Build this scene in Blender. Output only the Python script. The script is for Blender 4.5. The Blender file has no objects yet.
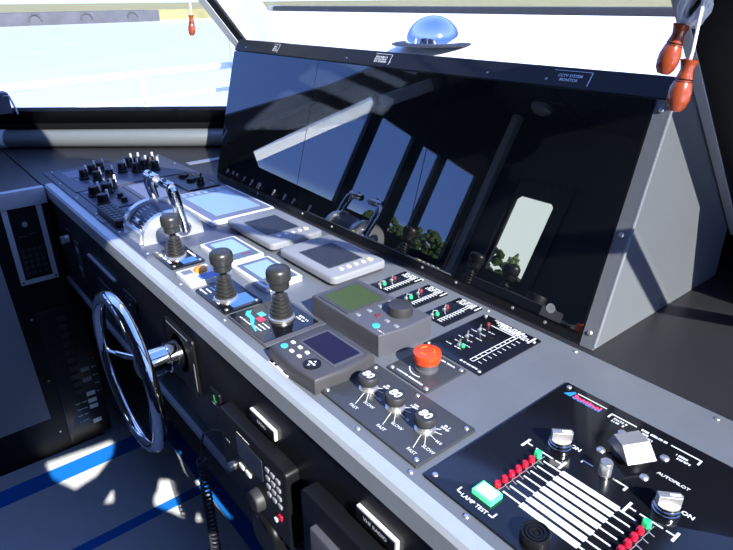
import bpy, bmesh, math, random
from mathutils import Vector, Matrix
random.seed(4)
PI = math.pi
S = bpy.context.scene
COL = S.collection
ZO = 1.13                      # console top stands 1.13 m above the deck

# ------------------------------------------------------------------ materials
def mat(name, col, rough=.5, metal=0.0, spec=.5, emit=0, coat=0, noise=0, nscale=40, bump=0, bscale=200, ior=None, aniso=None):
    m = bpy.data.materials.new(name); m.use_nodes = True
    nt = m.node_tree; b = nt.nodes['Principled BSDF']
    b.inputs['Base Color'].default_value = (*col, 1)
    b.inputs['Roughness'].default_value = rough
    b.inputs['Metallic'].default_value = metal
    b.inputs['Specular IOR Level'].default_value = spec
    if ior: b.inputs['IOR'].default_value = ior
    if coat: b.inputs['Coat Weight'].default_value = coat; b.inputs['Coat Roughness'].default_value = .03
    if emit:
        b.inputs['Emission Color'].default_value = (*col, 1); b.inputs['Emission Strength'].default_value = emit
    if noise or bump:
        tc = nt.nodes.new('ShaderNodeTexCoord')
        n = nt.nodes.new('ShaderNodeTexNoise'); n.inputs['Scale'].default_value = nscale; n.inputs['Detail'].default_value = 6
        nt.links.new(tc.outputs['Object'], n.inputs['Vector'])
        if noise:
            r = nt.nodes.new('ShaderNodeMix'); r.data_type = 'RGBA'
            r.inputs[6].default_value = (*[c * (1 - noise) for c in col], 1)
            r.inputs[7].default_value = (*[min(1, c * (1 + noise)) for c in col], 1)
            nt.links.new(n.outputs['Fac'], r.inputs[0]); nt.links.new(r.outputs[2], b.inputs['Base Color'])
        if bump:
            n2 = nt.nodes.new('ShaderNodeTexNoise'); n2.inputs['Scale'].default_value = bscale
            nt.links.new(tc.outputs['Object'], n2.inputs['Vector'])
            bp = nt.nodes.new('ShaderNodeBump'); bp.inputs['Strength'].default_value = bump; bp.inputs['Distance'].default_value = .002
            nt.links.new(n2.outputs['Fac'], bp.inputs['Height']); nt.links.new(bp.outputs['Normal'], b.inputs['Normal'])
    return m

M = {}
M['console'] = mat('grey_console_paint', (.135, .145, .162), .42, .0, .6, noise=.13, nscale=14, bump=.12)
M['housing'] = mat('grey_housing_paint', (.15, .158, .17), .42, .0, .5, noise=.10, nscale=5, bump=.1)
M['alu'] = mat('brushed_aluminium', (.50, .53, .56), .38, .35, noise=.06, nscale=60)
M['alu_dull'] = mat('dull_aluminium', (.40, .42, .46), .5, .6)
M['blackpaint'] = mat('black_panel_paint', (.0055, .006, .0075), .42, 0, .28, noise=.15, nscale=30)
M['blackplate'] = mat('black_engraved_plate', (.012, .013, .016), .30, 0, .5)
M['charplate'] = mat('charcoal_plate', (.045, .048, .055), .38, 0, .5, noise=.1, nscale=60)
M['gloss'] = mat('black_gloss_acrylic', (.007, .0075, .010), .12, 0, .6)
M['navyplate'] = mat('dark_blue_grey_plate', (.055, .062, .10), .4, 0, .5)
M['lightplate'] = mat('pale_blue_grey_plate', (.16, .18, .26), .35, 0, .5)
M['black'] = mat('black_plastic', (.006, .006, .007), .42, 0, .35)
M['rubber'] = mat('black_rubber', (.035, .035, .038), .5, 0, .5)
M['weld'] = mat('grey_weld_metal', (.22, .23, .245), .55, .2)
M['bootrub'] = mat('ribbed_rubber', (.03, .03, .03), .34, 0, .6)
M['charcoal'] = mat('charcoal_plastic', (.085, .085, .10), .42, 0, .5)
M['darkplas'] = mat('dark_grey_plastic', (.06, .057, .062), .42, 0, .5)
M['greyplas'] = mat('silver_grey_plastic', (.25, .257, .285), .4, 0, .5)
M['greydark'] = mat('grey_plastic_base', (.05, .05, .06), .5, 0, .4)
M['whiteplas'] = mat('white_plastic', (.75, .77, .82), .35, 0, .5)
M['white'] = mat('white_paint', (.86, .88, .90), .4, 0, .5)
M['print'] = mat('white_print', (.85, .86, .88), .5, 0, .3)
M['chrome'] = mat('chrome', (.82, .83, .85), .06, 1.0)
M['brightmetal'] = mat('polished_alloy', (.88, .89, .90), .24, .7)
M['steel'] = mat('steel', (.68, .67, .65), .34, .85)
M['darkchrome'] = mat('dark_chrome', (.35, .33, .31), .18, 1.0)
M['satin'] = mat('satin_silver', (.52, .50, .48), .38, .7)
M['lcddark'] = mat('dark_lcd', (.03, .033, .045), .22, 0, .6, noise=.6, nscale=120)
M['lcdblue'] = mat('pale_blue_lcd', (.28, .41, .57), .25, 0, .6, emit=.08)
M['lcdviolet'] = mat('dark_violet_lcd', (.014, .012, .036), .35, 0, .12)
M['lcdgreen'] = mat('olive_green_lcd', (.05, .078, .014), .35, 0, .5, noise=.1, nscale=60)
M['bezelblue'] = mat('blue_grey_bezel', (.10, .13, .20), .3, 0, .5)
M['red'] = mat('red_lens', (.62, .01, .035), .2, 0, .7)
M['estop'] = mat('red_orange_button', (.95, .065, .008), .3, 0, .6)
M['orange'] = mat('orange_button', (.85, .30, .03), .35, 0, .5)
M['green'] = mat('green_lens', (.04, .62, .22), .25, 0, .6)
M['greenlit'] = mat('green_lit_lamp', (.10, .95, .35), .3, 0, .5, emit=.8)
M['paleglow'] = mat('pale_lit_cap', (.75, 1.0, .85), .3, 0, .5, emit=.5)
M['cyan'] = mat('cyan_key', (.06, .52, .70), .3, 0, .5)
M['blueplate'] = mat('blue_sticker', (.06, .18, .50), .35, 0, .5)
M['logoblue'] = mat('logo_blue', (.03, .26, .75), .4)
M['logored'] = mat('logo_red', (.80, .05, .10), .4)
M['pinkred'] = mat('soft_red_key', (.20, .03, .04), .4)
M['yellow'] = mat('yellow_key', (.72, .76, .35), .4)
M['teal'] = mat('teal_patch', (.10, .55, .55), .4)
M['wood'] = mat('varnished_red_wood', (.42, .075, .025), .22, 0, .6, coat=.6, noise=.45, nscale=28)
M['woodband'] = mat('dark_burnt_band', (.03, .008, .005), .4)
M['cord'] = mat('white_cord', (.90, .90, .91), .7)
M['tape'] = mat('blue_masking_tape', (.008, .17, .62), .55, 0, .3)
M['deck'] = mat('pale_grey_deck_paint', (.68, .69, .70), .55, 0, .4, noise=.12, nscale=7)
M['wall'] = mat('charcoal_cabin_lining', (.035, .04, .045), .6, 0, .4, noise=.1, nscale=5)
M['ceil'] = mat('grey_cabin_ceiling', (.055, .056, .055), .5, 0, .4, noise=.1, nscale=4)
M['desk'] = mat('dark_desk_laminate', (.022, .022, .025), .42, 0, .5, noise=.2, nscale=9)
M['pillar'] = mat('grey_pillar_paint', (.55, .56, .58), .4, 0, .5)
M['greydoor'] = mat('slate_grey_panel', (.30, .32, .35), .6, 0, .3)
M['gasket'] = mat('black_gasket', (.01, .01, .012), .5)
M['blind'] = mat('silver_grey_tube', (.20, .215, .225), .36, .2, .5)
M['water'] = mat('pale_harbour_water', (.63, .69, .72), .25, 0, .5, noise=.10, nscale=.25, bump=.3, bscale=1.5)
M['grass'] = mat('dry_grass', (.28, .255, .12), .9, 0, .2, noise=.5, nscale=.25)
M['concrete'] = mat('weathered_concrete', (.11, .11, .125), .85, 0, .2, noise=.4, nscale=.6)
M['leaf'] = mat('tree_leaves', (.05, .085, .02), .8, 0, .2, noise=.5, nscale=.8)
M['leafpale'] = mat('pale_tree_leaves', (.30, .36, .12), .8, 0, .2, noise=.4, nscale=.8)
M['bark'] = mat('tree_bark', (.08, .06, .045), .9)
M['lampoff'] = mat('frosted_lamp_lens', (.35, .35, .33), .35)

def glass_mat(name, ior, tint):
    m = bpy.data.materials.new(name); m.use_nodes = True; nt = m.node_tree; nt.nodes.clear()
    o = nt.nodes.new('ShaderNodeOutputMaterial'); mx = nt.nodes.new('ShaderNodeMixShader')
    t = nt.nodes.new('ShaderNodeBsdfTransparent'); t.inputs[0].default_value = (*tint, 1)
    g = nt.nodes.new('ShaderNodeBsdfGlossy'); g.inputs['Roughness'].default_value = .0
    lw = nt.nodes.new('ShaderNodeLayerWeight'); lw.inputs['Blend'].default_value = .5
    pw = nt.nodes.new('ShaderNodeMath'); pw.operation = 'POWER'; pw.inputs[1].default_value = 5
    ma = nt.nodes.new('ShaderNodeMath'); ma.operation = 'MULTIPLY_ADD'; ma.inputs[1].default_value = .6; ma.inputs[2].default_value = .02
    nt.links.new(lw.outputs['Facing'], pw.inputs[0]); nt.links.new(pw.outputs[0], ma.inputs[0]); nt.links.new(ma.outputs[0], mx.inputs[0]); nt.links.new(t.outputs[0], mx.inputs[1]); nt.links.new(g.outputs[0], mx.inputs[2])
    nt.links.new(mx.outputs[0], o.inputs[0]); return m
M['pane'] = glass_mat('window_glass', 1.2, (.97, .985, .985))
M['screen'] = mat('black_display_glass', (.004, .005, .006), .012, 0, .5, ior=2.6)

# ------------------------------------------------------------------ mesh builder
class MB:
    def __init__(s): s.b = bmesh.new(); s.mi = 0
    def _f(s, vs):
        try:
            f = s.b.faces.new(vs); f.material_index = s.mi; return f
        except ValueError: return None
    def box(s, x0, x1, y0, y1, z0, z1, bev=0):
        return s.prism([(x0, y0), (x1, y0), (x1, y1), (x0, y1)], z0, z1, bev)
    def prism(s, poly, z0, z1, bev=0, T=None):
        """extrude polygon (ccw) between z0 and z1; bev chamfers the top rim; T maps the points"""
        T = T or (lambda p: p)
        n = len(poly)
        def inset(d):
            c = []
            for i in range(n):
                p0, p1, p2 = Vector(poly[i - 1]), Vector(poly[i]), Vector(poly[(i + 1) % n])
                a = (p1 - p0).normalized(); b = (p2 - p1).normalized()
                na = Vector((-a.y, a.x)); nb = Vector((-b.y, b.x)); m = na + nb
                m = m / max(.2, m.dot(na)) if m.length > 1e-6 else na
                c.append(p1 + m * d)
            return c
        rings = [(poly, z0)]
        if bev:
            sg = 1 if z1 > z0 else -1
            for k in range(0, 4):
                a = k / 3 * PI / 2
                rings.append((inset(bev * (1 - math.cos(a))), z1 - sg * bev * (1 - math.sin(a))))
        else: rings.append((poly, z1))
        R = [[s.b.verts.new(T(Vector((p[0], p[1], z)))) for p in r] for r, z in rings]
        s._f(list(reversed(R[0]))); s._f(R[-1])
        for a, b in zip(R, R[1:]):
            for i in range(n): s._f([a[i], a[(i + 1) % n], b[(i + 1) % n], b[i]])
        return s
    def rrect(s, x0, x1, y0, y1, r, z0, z1, bev=0, T=None, seg=4):
        pts = []
        for cx, cy, a0 in ((x1 - r, y0 + r, -90), (x1 - r, y1 - r, 0), (x0 + r, y1 - r, 90), (x0 + r, y0 + r, 180)):
            for k in range(seg + 1):
                a = math.radians(a0 + 90 * k / seg); pts.append((cx + r * math.cos(a), cy + r * math.sin(a)))
        return s.prism(pts, z0, z1, bev, T)
    def lathe(s, prof, org=(0, 0, 0), axis=(0, 0, 1), n=24, arc=2 * PI):
        ax = Vector(axis).normalized(); u = ax.orthogonal().normalized(); v = ax.cross(u); o = Vector(org)
        if abs(ax.z) > .99: u, v = Vector((1, 0, 0)), Vector((0, 1, 0)) * (1 if ax.z > 0 else -1)
        R = []
        for r, h in prof:
            if r < 1e-6: R.append([s.b.verts.new(o + ax * h)])
            else: R.append([s.b.verts.new(o + ax * h + u * r * math.cos(2 * PI * i / n) + v * r * math.sin(2 * PI * i / n)) for i in range(n)])
        for a, b in zip(R, R[1:]):
            for i in range(n):
                j = (i + 1) % n
                if len(a) == 1 and len(b) == 1: continue
                if len(a) == 1: s._f([a[0], b[j], b[i]])
                elif len(b) == 1: s._f([a[i], a[j], b[0]])
                else: s._f([a[i], a[j], b[j], b[i]])
        if len(R[0]) > 1: s._f(list(reversed(R[0])))
        if len(R[-1]) > 1: s._f(R[-1])
        return s
    def cyl(s, p0, p1, r, r1=None, n=16):
        d = Vector(p1) - Vector(p0); return s.lathe([(r, 0), (r if r1 is None else r1, d.length)], p0, d, n)
    def tube(s, path, r, n=8, closed=False):
        P = [Vector(p) for p in path]; N = len(P); rad = r if isinstance(r, (list, tuple)) else [r] * N
        R = []; u = None
        for i in range(N):
            if closed: t = P[(i + 1) % N] - P[i - 1]
            else: t = P[min(i + 1, N - 1)] - P[max(i - 1, 0)]
            t.normalize()
            if u is None: u = t.orthogonal().normalized()
            else: u = (u - t * u.dot(t)).normalized()
            v = t.cross(u)
            R.append([s.b.verts.new(P[i] + (u * math.cos(2 * PI * k / n) + v * math.sin(2 * PI * k / n)) * rad[i]) for k in range(n)])
        for i in range(N if closed else N - 1):
            a, b = R[i], R[(i + 1) % N]
            for k in range(n): s._f([a[k], a[(k + 1) % n], b[(k + 1) % n], b[k]])
        if not closed: s._f(list(reversed(R[0]))); s._f(R[-1])
        return s
    def ball(s, c, r, sc=(1, 1, 1), seg=16):
        c = Vector(c); n = seg // 2
        R = []
        for i in range(n + 1):
            a = -PI / 2 + PI * i / n
            if i in (0, n): R.append([s.b.verts.new(c + Vector((0, 0, r * sc[2] * math.sin(a))))])
            else: R.append([s.b.verts.new(c + Vector((r * sc[0] * math.cos(a) * math.cos(2 * PI * k / seg), r * sc[1] * math.cos(a) * math.sin(2 * PI * k / seg), r * sc[2] * math.sin(a)))) for k in range(seg)])
        for a, b in zip(R, R[1:]):
            for k in range(seg):
                j = (k + 1) % seg
                if len(a) == 1: s._f([a[0], b[j], b[k]])
                elif len(b) == 1: s._f([a[k], a[j], b[0]])
                else: s._f([a[k], a[j], b[j], b[k]])
        return s
    def hexa(s, v8):
        V = [s.b.verts.new(Vector(p)) for p in v8]
        for f in ((3, 2, 1, 0), (4, 5, 6, 7), (0, 1, 5, 4), (1, 2, 6, 5), (2, 3, 7, 6), (3, 0, 4, 7)): s._f([V[i] for i in f])
        return s
    def bar(s, p0, p1, w, z0, z1, T=None):
        """flat bar drawn on a plane"""
        a = Vector(p0[:2]); b = Vector(p1[:2]); d = (b - a).normalized(); q = Vector((-d.y, d.x)) * w / 2
        return s.prism([tuple(a - q), tuple(b - q), tuple(b + q), tuple(a + q)], z0, z1, 0, T)
    def text(s, txt, x, y, z, size, T=None, ang=0, align='CENTER', bold=.0, sx=1):
        c = bpy.data.curves.new('tmp_text', 'FONT'); c.body = txt; c.size = size; c.align_x = align; c.align_y = 'CENTER'
        c.offset = bold * size; c.resolution_u = 2
        o = bpy.data.objects.new('tmp_text', c); COL.objects.link(o)
        bpy.context.view_layer.update()
        me = bpy.data.meshes.new_from_object(o.evaluated_get(bpy.context.evaluated_depsgraph_get()))
        ca, sa = math.cos(ang), math.sin(ang); V = []
        for v in me.vertices:
            px, py = v.co.x * sx, v.co.y
            p = Vector((x + px * ca - py * sa, y + px * sa + py * ca, z)); V.append(s.b.verts.new(T(p) if T else p))
        for f in me.polygons: s._f([V[i] for i in f.vertices])
        bpy.data.objects.remove(o); bpy.data.curves.remove(c); bpy.data.meshes.remove(me)
        return s
    def dashes(s, x, y, z, length, h, T=None, seed=0, ang=0):
        """illegible small print: a row of short strokes"""
        r = random.Random(seed); t = 0
        ca, sa = math.cos(ang), math.sin(ang); w = h * .62; q = h * .2
        P = lambda u, v: (x + u * ca - v * sa, y + u * sa + v * ca)
        while t < length - w:
            if r.random() < .14: t += w * .8; continue
            s.bar(P(t + q / 2, -h / 2), P(t + q / 2, h / 2), q, z, z + .0003, T)
            if r.random() < .6: s.bar(P(t + w - q / 2, -h / 2), P(t + w - q / 2, h / 2), q, z, z + .0003, T)
            for v in (-.4, 0, .4):
                if r.random() < .6: s.bar(P(t + q, v * h), P(t + w - q * .5, v * h), q, z, z + .0003, T)
            t += w * 1.28
        return s

def link(name, mb, mats, parent=None, smooth=True, loc=None, ang=35):
    bmesh.ops.recalc_face_normals(mb.b, faces=mb.b.faces[:])
    me = bpy.data.meshes.new(name); mb.b.to_mesh(me); mb.b.free()
    for m in (mats if isinstance(mats, (list, tuple)) else [mats]): me.materials.append(M[m] if isinstance(m, str) else m)
    o = bpy.data.objects.new(name, me); COL.objects.link(o)
    if smooth and me.polygons:
        me.polygons.foreach_set('use_smooth', [True] * len(me.polygons))
        try: me.set_sharp_from_angle(angle=math.radians(ang))
        except Exception: pass
    if parent is not None: o.parent = parent
    else: o.location = (0, 0, ZO) if loc is None else (loc[0], loc[1], loc[2] + ZO)
    return o
def thing(name, label, cat, loc, group=None, rz=0):
    o = bpy.data.objects.new(name, None); COL.objects.link(o); o.empty_display_size = .03
    o.location = (loc[0], loc[1], loc[2] + ZO); o.rotation_euler = (0, 0, rz)
    o['label'] = label; o['category'] = cat
    if group: o['group'] = group
    return o
def tag(o, label, cat, group=None):
    o['label'] = label; o['category'] = cat
    if group: o['group'] = group
    return o
def struct(name, mb, m, loc=(0, 0, 0), smooth=False):
    o = link(name, mb, m, None, smooth, loc); o['kind'] = 'structure'; return o
def kids(o): return [c for c in COL.objects if c.parent is o]
def copy_tree(o, parent=None):
    c = o.copy(); COL.objects.link(c)
    if parent is not None: c.parent = parent
    for k in kids(o): copy_tree(k, c)
    return c
def shift(o, parent, dx, dy, dz=0, rz=0):
    """copy a part (with its sub-parts) elsewhere under parent"""
    c = copy_tree(o, parent); c.location = (dx, dy, dz); c.rotation_euler = (0, 0, rz); return c
YT = lambda y: (lambda p: Vector((p.x, y - p.z, p.y)))          # draw (x, z) artwork on a plane facing -y, p.z = proud of it

# ------------------------------------------------------------------ camera (solved from the console's vanishing points)
F = 593.55
Rw = [Vector((0.63045823, 0.77616592, -0.00942815)), Vector((0.32180937, -0.2724115, -0.90676938)), Vector((-0.70637182, 0.56864615, -0.42152153))]
cd = bpy.data.cameras.new('camera'); cam = bpy.data.objects.new('camera', cd); COL.objects.link(cam)
mw = Matrix.Identity(4)
for i in range(3):
    mw[i][0] = Rw[0][i]; mw[i][1] = -Rw[1][i]; mw[i][2] = -Rw[2][i]
mw[0][3], mw[1][3], mw[2][3] = 0, 0, .6 + ZO
cam.matrix_world = mw
cd.sensor_width = 36; cd.lens = 36 * F / 733; cd.clip_start = .02; cd.clip_end = 3000
S.camera = cam

# ------------------------------------------------------------------ light
SUN = Vector((.82, -.161, .549)).normalized()
sl = bpy.data.lights.new('sun', 'SUN'); sl.energy = 11; sl.angle = math.radians(.4); sl.color = (1, .975, .93)
so = bpy.data.objects.new('sun', sl); COL.objects.link(so); so.rotation_euler = SUN.to_track_quat('Z', 'Y').to_euler(); so.location = (4, -1, 5)
w = bpy.data.worlds.new('sky'); S.world = w; w.use_nodes = True; nt = w.node_tree
tc = nt.nodes.new('ShaderNodeTexCoord'); sp = nt.nodes.new('ShaderNodeSeparateXYZ'); rp = nt.nodes.new('ShaderNodeValToRGB')
nt.links.new(tc.outputs['Generated'], sp.inputs[0]); nt.links.new(sp.outputs['Z'], rp.inputs[0]); nt.links.new(rp.outputs[0], nt.nodes['Background'].inputs[0])
el = rp.color_ramp.elements
el[0].position = 0; el[0].color = (.50, .72, 1.0, 1)
el[1].position = 1; el[1].color = (.10, .20, .60, 1)
for p, c in ((.045, (.105, .20, .56, 1)), (.26, (.075, .16, .50, 1)), (.5, (.22, .35, .85, 1))):
    e = el.new(p); e.color = c
nt.nodes['Background'].inputs[1].default_value = 2.6
# bright sky patch added so the mirrored door window shows white
fl = nt.nodes.new('ShaderNodeVectorMath'); fl.operation = 'MULTIPLY'; fl.inputs[1].default_value = (1, 1, 0)
nz = nt.nodes.new('ShaderNodeVectorMath'); nz.operation = 'NORMALIZE'
dp = nt.nodes.new('ShaderNodeVectorMath'); dp.operation = 'DOT_PRODUCT'; dp.inputs[1].default_value = (-.532, -.8467, 0)
mr = nt.nodes.new('ShaderNodeMapRange'); mr.inputs['From Min'].default_value = .9974; mr.inputs['From Max'].default_value = .9986
mz = nt.nodes.new('ShaderNodeMapRange'); mz.inputs['From Min'].default_value = .30; mz.inputs['From Max'].default_value = .20
mm = nt.nodes.new('ShaderNodeMath'); mm.operation = 'MULTIPLY'
mc = nt.nodes.new('ShaderNodeMix'); mc.data_type = 'RGBA'; mc.inputs[7].default_value = (1.25, 1.4, 1.4, 1)
nt.links.new(tc.outputs['Generated'], fl.inputs[0]); nt.links.new(fl.outputs[0], nz.inputs[0]); nt.links.new(nz.outputs[0], dp.inputs[0])
nt.links.new(dp.outputs['Value'], mr.inputs['Value']); nt.links.new(sp.outputs['Z'], mz.inputs['Value'])
nt.links.new(mr.outputs[0], mm.inputs[0]); nt.links.new(mz.outputs[0], mm.inputs[1]); nt.links.new(mm.outputs[0], mc.inputs[0])
nt.links.new(rp.outputs[0], mc.inputs[6]); nt.links.new(mc.outputs[2], nt.nodes['Background'].inputs[0])
S.view_settings.view_transform = 'Standard'; S.view_settings.look = 'None'; S.view_settings.gamma = 1; S.view_settings.exposure = 0

# ================================================================== SETTING
FZ = -1.13; CZ = 1.46; XL = -3.2; XR = .35; YA = -2.1
RK = 1.0                                    # the windscreens rake aft at 45 degrees
def fr_y(z, Y0=1.5): return Y0 - RK * (z - .1)
A0 = Vector((-3.2, .42)); C0 = Vector((-2.292, 1.5)); fd = (C0 - A0).normalized(); fn = Vector((fd.y, -fd.x))   # left facet: foot line, inboard normal
def ridge(z):
    y = fr_y(z); x = -3.2 + (RK * (z - .1) + .643 * (y - .42)) / .765
    return Vector((x, y, z))
def aftridge(z):                            # where the raked left facet meets the side wall
    # fn.(p-A0)=RK(z-.1) on x=XL
    y = .42 + (-RK * (z - .1)) / abs(fn.y) if abs(fn.y) > 1e-6 else .42
    return Vector((XL, y, z))

m = MB(); m.prism([(XL - .1, YA - .1), (XR + .1, YA - .1), (XR + .1, 1.6), (-2.3, 1.6), (XL - .1, .5)], FZ - .06, FZ); struct('floor', m, 'deck')
m = MB(); m.prism([(XL - .1, YA - .1), (XR + .1, YA - .1), (XR + .1, fr_y(CZ)), (ridge(CZ).x, ridge(CZ).y), (XL - .1, -.9)], CZ, CZ + .06)
for i in range(7):                          # seams of the ceiling panels
    m.box(XL, XR, YA + .1 + i * .33, YA + .106 + i * .33, CZ - .004, CZ)
for i in range(4): m.box(XL + .7 + i * .8, XL + .706 + i * .8, YA, .1, CZ - .004, CZ)
struct('ceiling', m, 'ceil')

def wall_with_holes(name, plane, c0, c1, ulo, uhi, zlo, zhi, holes, mt):
    """wall slab; holes are convex polygons (u,z). plane 'x' or 'y' between c0 and c1. Cut by boolean."""
    m = MB()
    if plane == 'x': m.prism([(ulo, zlo), (1.56, zlo), (1.56, .1), (1.5, .1), (1.6 - zhi, zhi), (ulo, zhi)], c0, c1, 0, lambda p: Vector((p.z, p.x, p.y)))
    else: m.box(ulo, uhi, c0, c1, zlo, zhi)
    o = struct(name, m, mt)
    bpy.context.view_layer.update()
    for h in holes:
        k = MB()
        if plane == 'x': k.prism(h, c0 - .3, c1 + .3, 0, lambda p: Vector((p.z, p.x, p.y)))
        else: k.prism(h, c0 - .3, c1 + .3, 0, lambda p: Vector((p.x, p.z, p.y)))
        c = link('tmp_cut', k, mt, None, False)
        bm = o.modifiers.new('cut', 'BOOLEAN'); bm.object = c; bm.operation = 'DIFFERENCE'; bm.solver = 'EXACT'
        dg = bpy.context.evaluated_depsgraph_get(); dg.update()
        me = bpy.data.meshes.new_from_object(o.evaluated_get(dg)); o.modifiers.clear(); o.data = me
        bpy.data.objects.remove(c)
    return o

# --- side wall on the sunny side
sunwin = [(.075, .16), (1.35, .16), (1.35, 1.385), (.075, 1.385)]
def thr(P):                                 # made-up wall opening, traced sunward from a floor patch it lights
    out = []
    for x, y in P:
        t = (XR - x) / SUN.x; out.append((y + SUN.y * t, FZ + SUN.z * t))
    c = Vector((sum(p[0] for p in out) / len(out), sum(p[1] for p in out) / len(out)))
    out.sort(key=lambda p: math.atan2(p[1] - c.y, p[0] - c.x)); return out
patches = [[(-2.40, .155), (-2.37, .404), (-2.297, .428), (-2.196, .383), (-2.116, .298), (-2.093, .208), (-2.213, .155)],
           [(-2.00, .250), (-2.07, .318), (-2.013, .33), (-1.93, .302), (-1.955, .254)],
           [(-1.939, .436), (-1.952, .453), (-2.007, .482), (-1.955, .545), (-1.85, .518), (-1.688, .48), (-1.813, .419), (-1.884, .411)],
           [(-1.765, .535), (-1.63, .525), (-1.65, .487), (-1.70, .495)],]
sunwin = [(.23, .16), (1.42, .16), (.205, 1.375), (.195, 1.385), (-.01, 1.385), (.112, .75), (.125, .42)]
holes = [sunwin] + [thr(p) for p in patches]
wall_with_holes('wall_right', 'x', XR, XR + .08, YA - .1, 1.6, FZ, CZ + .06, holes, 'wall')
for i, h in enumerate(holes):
    m = MB(); m.prism(h, XR + .03, XR + .038, 0, lambda p: Vector((p.z, p.x, p.y))); struct('window_%d' % (i + 1), m, 'pane')  # panes of the sun window and of the invented floor-patch openings
# --- side wall on the water side, aft of the raked pillar: windows seen mirrored in the displays
lw = [[(-.62, .15), (.04, .15), (.12, .225), (-.57, .92), (-.62, .88)], [(-1.08, .15), (-.72, .15), (-.72, .83), (-1.08, .83)], [(-1.42, .12), (-1.2, .12), (-1.2, .82), (-1.42, .82)], [(-1.93, .08), (-1.5, .08), (-1.5, .84), (-1.93, .84)]]
m = MB(); poly = [(YA - .1, FZ), (.5, FZ), (.5, .1), (.44, .1), (.41, .30), (-.228, .825), (-.93, CZ + .06), (YA - .1, CZ + .06)]
m.prism(poly, XL - .04, XL, 0, lambda p: Vector((p.z, p.x, p.y))); wl = struct('wall_left', m, 'wall')
bpy.context.view_layer.update()
for h in lw:
    k = MB(); k.prism(h, XL - .5, XL + .3, 0, lambda p: Vector((p.z, p.x, p.y))); c = link('tmp_cut', k, 'wall', None, False)
    bm_ = wl.modifiers.new('cut', 'BOOLEAN'); bm_.object = c; bm_.solver = 'EXACT'
    dg = bpy.context.evaluated_depsgraph_get(); dg.update(); me = bpy.data.meshes.new_from_object(wl.evaluated_get(dg)); wl.modifiers.clear(); wl.data = me
    bpy.data.objects.remove(c)
for i, h in enumerate(lw):
    m = MB(); m.prism(h, XL - .025, XL - .02, 0, lambda p: Vector((p.z, p.x, p.y))); struct('window_%d' % (i + 6), m, 'pane')
# --- aft wall with its door window
dw = [(-2.875, .17), (-2.52, .17), (-2.52, .80), (-2.55, .83), (-2.845, .83), (-2.875, .80)]
wall_with_holes('wall_back', 'y', YA - .03, YA, XL - .1, XR + .1, FZ, CZ + .06, [dw], 'wall')
m = MB(); m.prism(dw, YA - .02, YA - .015, 0, lambda p: Vector((p.x, p.z, p.y))); struct('window_10', m, 'pane')
m = MB(); m.mi = 0
for a, b, c_, d_ in ((-2.95, -2.91, FZ + .02, 1.0), (-2.43, -2.39, FZ + .02, 1.0), (-2.91, -2.43, .96, 1.0)): m.box(a, b, YA, YA + .03, c_, d_)
struct('door_1', m, 'desk')
m = MB(); m.box(XL + .001, XL + .07, YA + .001, YA + .07, FZ, CZ); struct('trim_1', m, 'pillar')

# --- front wall: lining under the raked windscreen
def raked(m, x0, x1, z0, z1, t=.05, Y0=1.5):
    o = t * .7071
    m.hexa([(x0, fr_y(z0, Y0), z0), (x1, fr_y(z0, Y0), z0), (x1, fr_y(z0, Y0) + o, z0 + o), (x0, fr_y(z0, Y0) + o, z0 + o),
            (x0, fr_y(z1, Y0), z1), (x1, fr_y(z1, Y0), z1), (x1, fr_y(z1, Y0) + o, z1 + o), (x0, fr_y(z1, Y0) + o, z1 + o)])
m = MB(); m.box(-2.29, XR, 1.5, 1.56, FZ, .1); raked(m, -2.27, XR, .1, .40, .04); struct('wall_front', m, 'blackpaint')
m = MB(); raked(m, ridge(.40).x, XR, .40, CZ, .008, 1.502); struct('window_11', m, 'pane')
# --- left raked facet: black lining and glass
def facet(m, z0, z1, t, d=0, r0=0, r1=1):
    P = []
    for z in (z0, z1):
        a = aftridge(z); b = ridge(z)
        a, b = a.lerp(b, r0), a.lerp(b, r1)
        n = Vector((fn.x, fn.y, 0)) * .7071 + Vector((0, 0, -.7071))
        for q in (a, b): P.append((q + n * d, q - n * (t - d)))
    (a0, a0o), (b0, b0o), (a1, a1o), (b1, b1o) = P
    m.hexa([a0, b0, b0o, a0o, a1, b1, b1o, a1o])
m = MB(); o2 = Vector((fn.x, fn.y)) * -.06
m.prism([tuple(A0), tuple(C0), tuple(C0 + o2), tuple(A0 + o2)], FZ, .1); facet(m, .1, .165, .02); struct('wall_front_left', m, 'blackpaint')
m = MB(); facet(m, .165, CZ, .008, 0); struct('window_12', m, 'pane')

# raked corner pillar between facet and windscreen
t = thing('window_pillar', 'raked grey window pillar with a black seal in the far left corner of the windscreen', 'pillar', (0, 0, 0))
def strip_between(m, fa, fb, z0, z1, th):
    """slab from curve fa(z) to fb(z)"""
    n = Vector((0, 0, -1)) * .5 + Vector((.3, -.8, 0)) * .6; n.normalize()
    P = [fa(z0), fb(z0), fb(z1), fa(z1)]
    m.hexa([P[0] + n * th, P[1] + n * th, P[1], P[0], P[3] + n * th, P[2] + n * th, P[2], P[3]])
ax_f = lambda d, q=0: (lambda z: ridge(z) + Vector((-fd.x, -fd.y, 0)) * d + Vector((q, 0, 0)))
m = MB(); strip_between(m, ax_f(.040), ax_f(.013), .2, CZ, .012); link('white_edge', m, 'white', t, False)
m = MB(); strip_between(m, ax_f(.013), lambda z: ridge(z) + Vector((0, .014, 0)), .2, CZ, .010); link('seal', m, 'gasket', t, False)
def fin(m, b0, b1, z0, z1, th):
    P = [ridge(z0) + Vector((0, b0, 0)), ridge(z0) + Vector((0, b1, 0)), ridge(z1) + Vector((0, b1, 0)), ridge(z1) + Vector((0, b0, 0))]; q = Vector((-th, 0, 0))
    m.hexa([P[0] + q, P[1] + q, P[1], P[0], P[3] + q, P[2] + q, P[2], P[3]])
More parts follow.
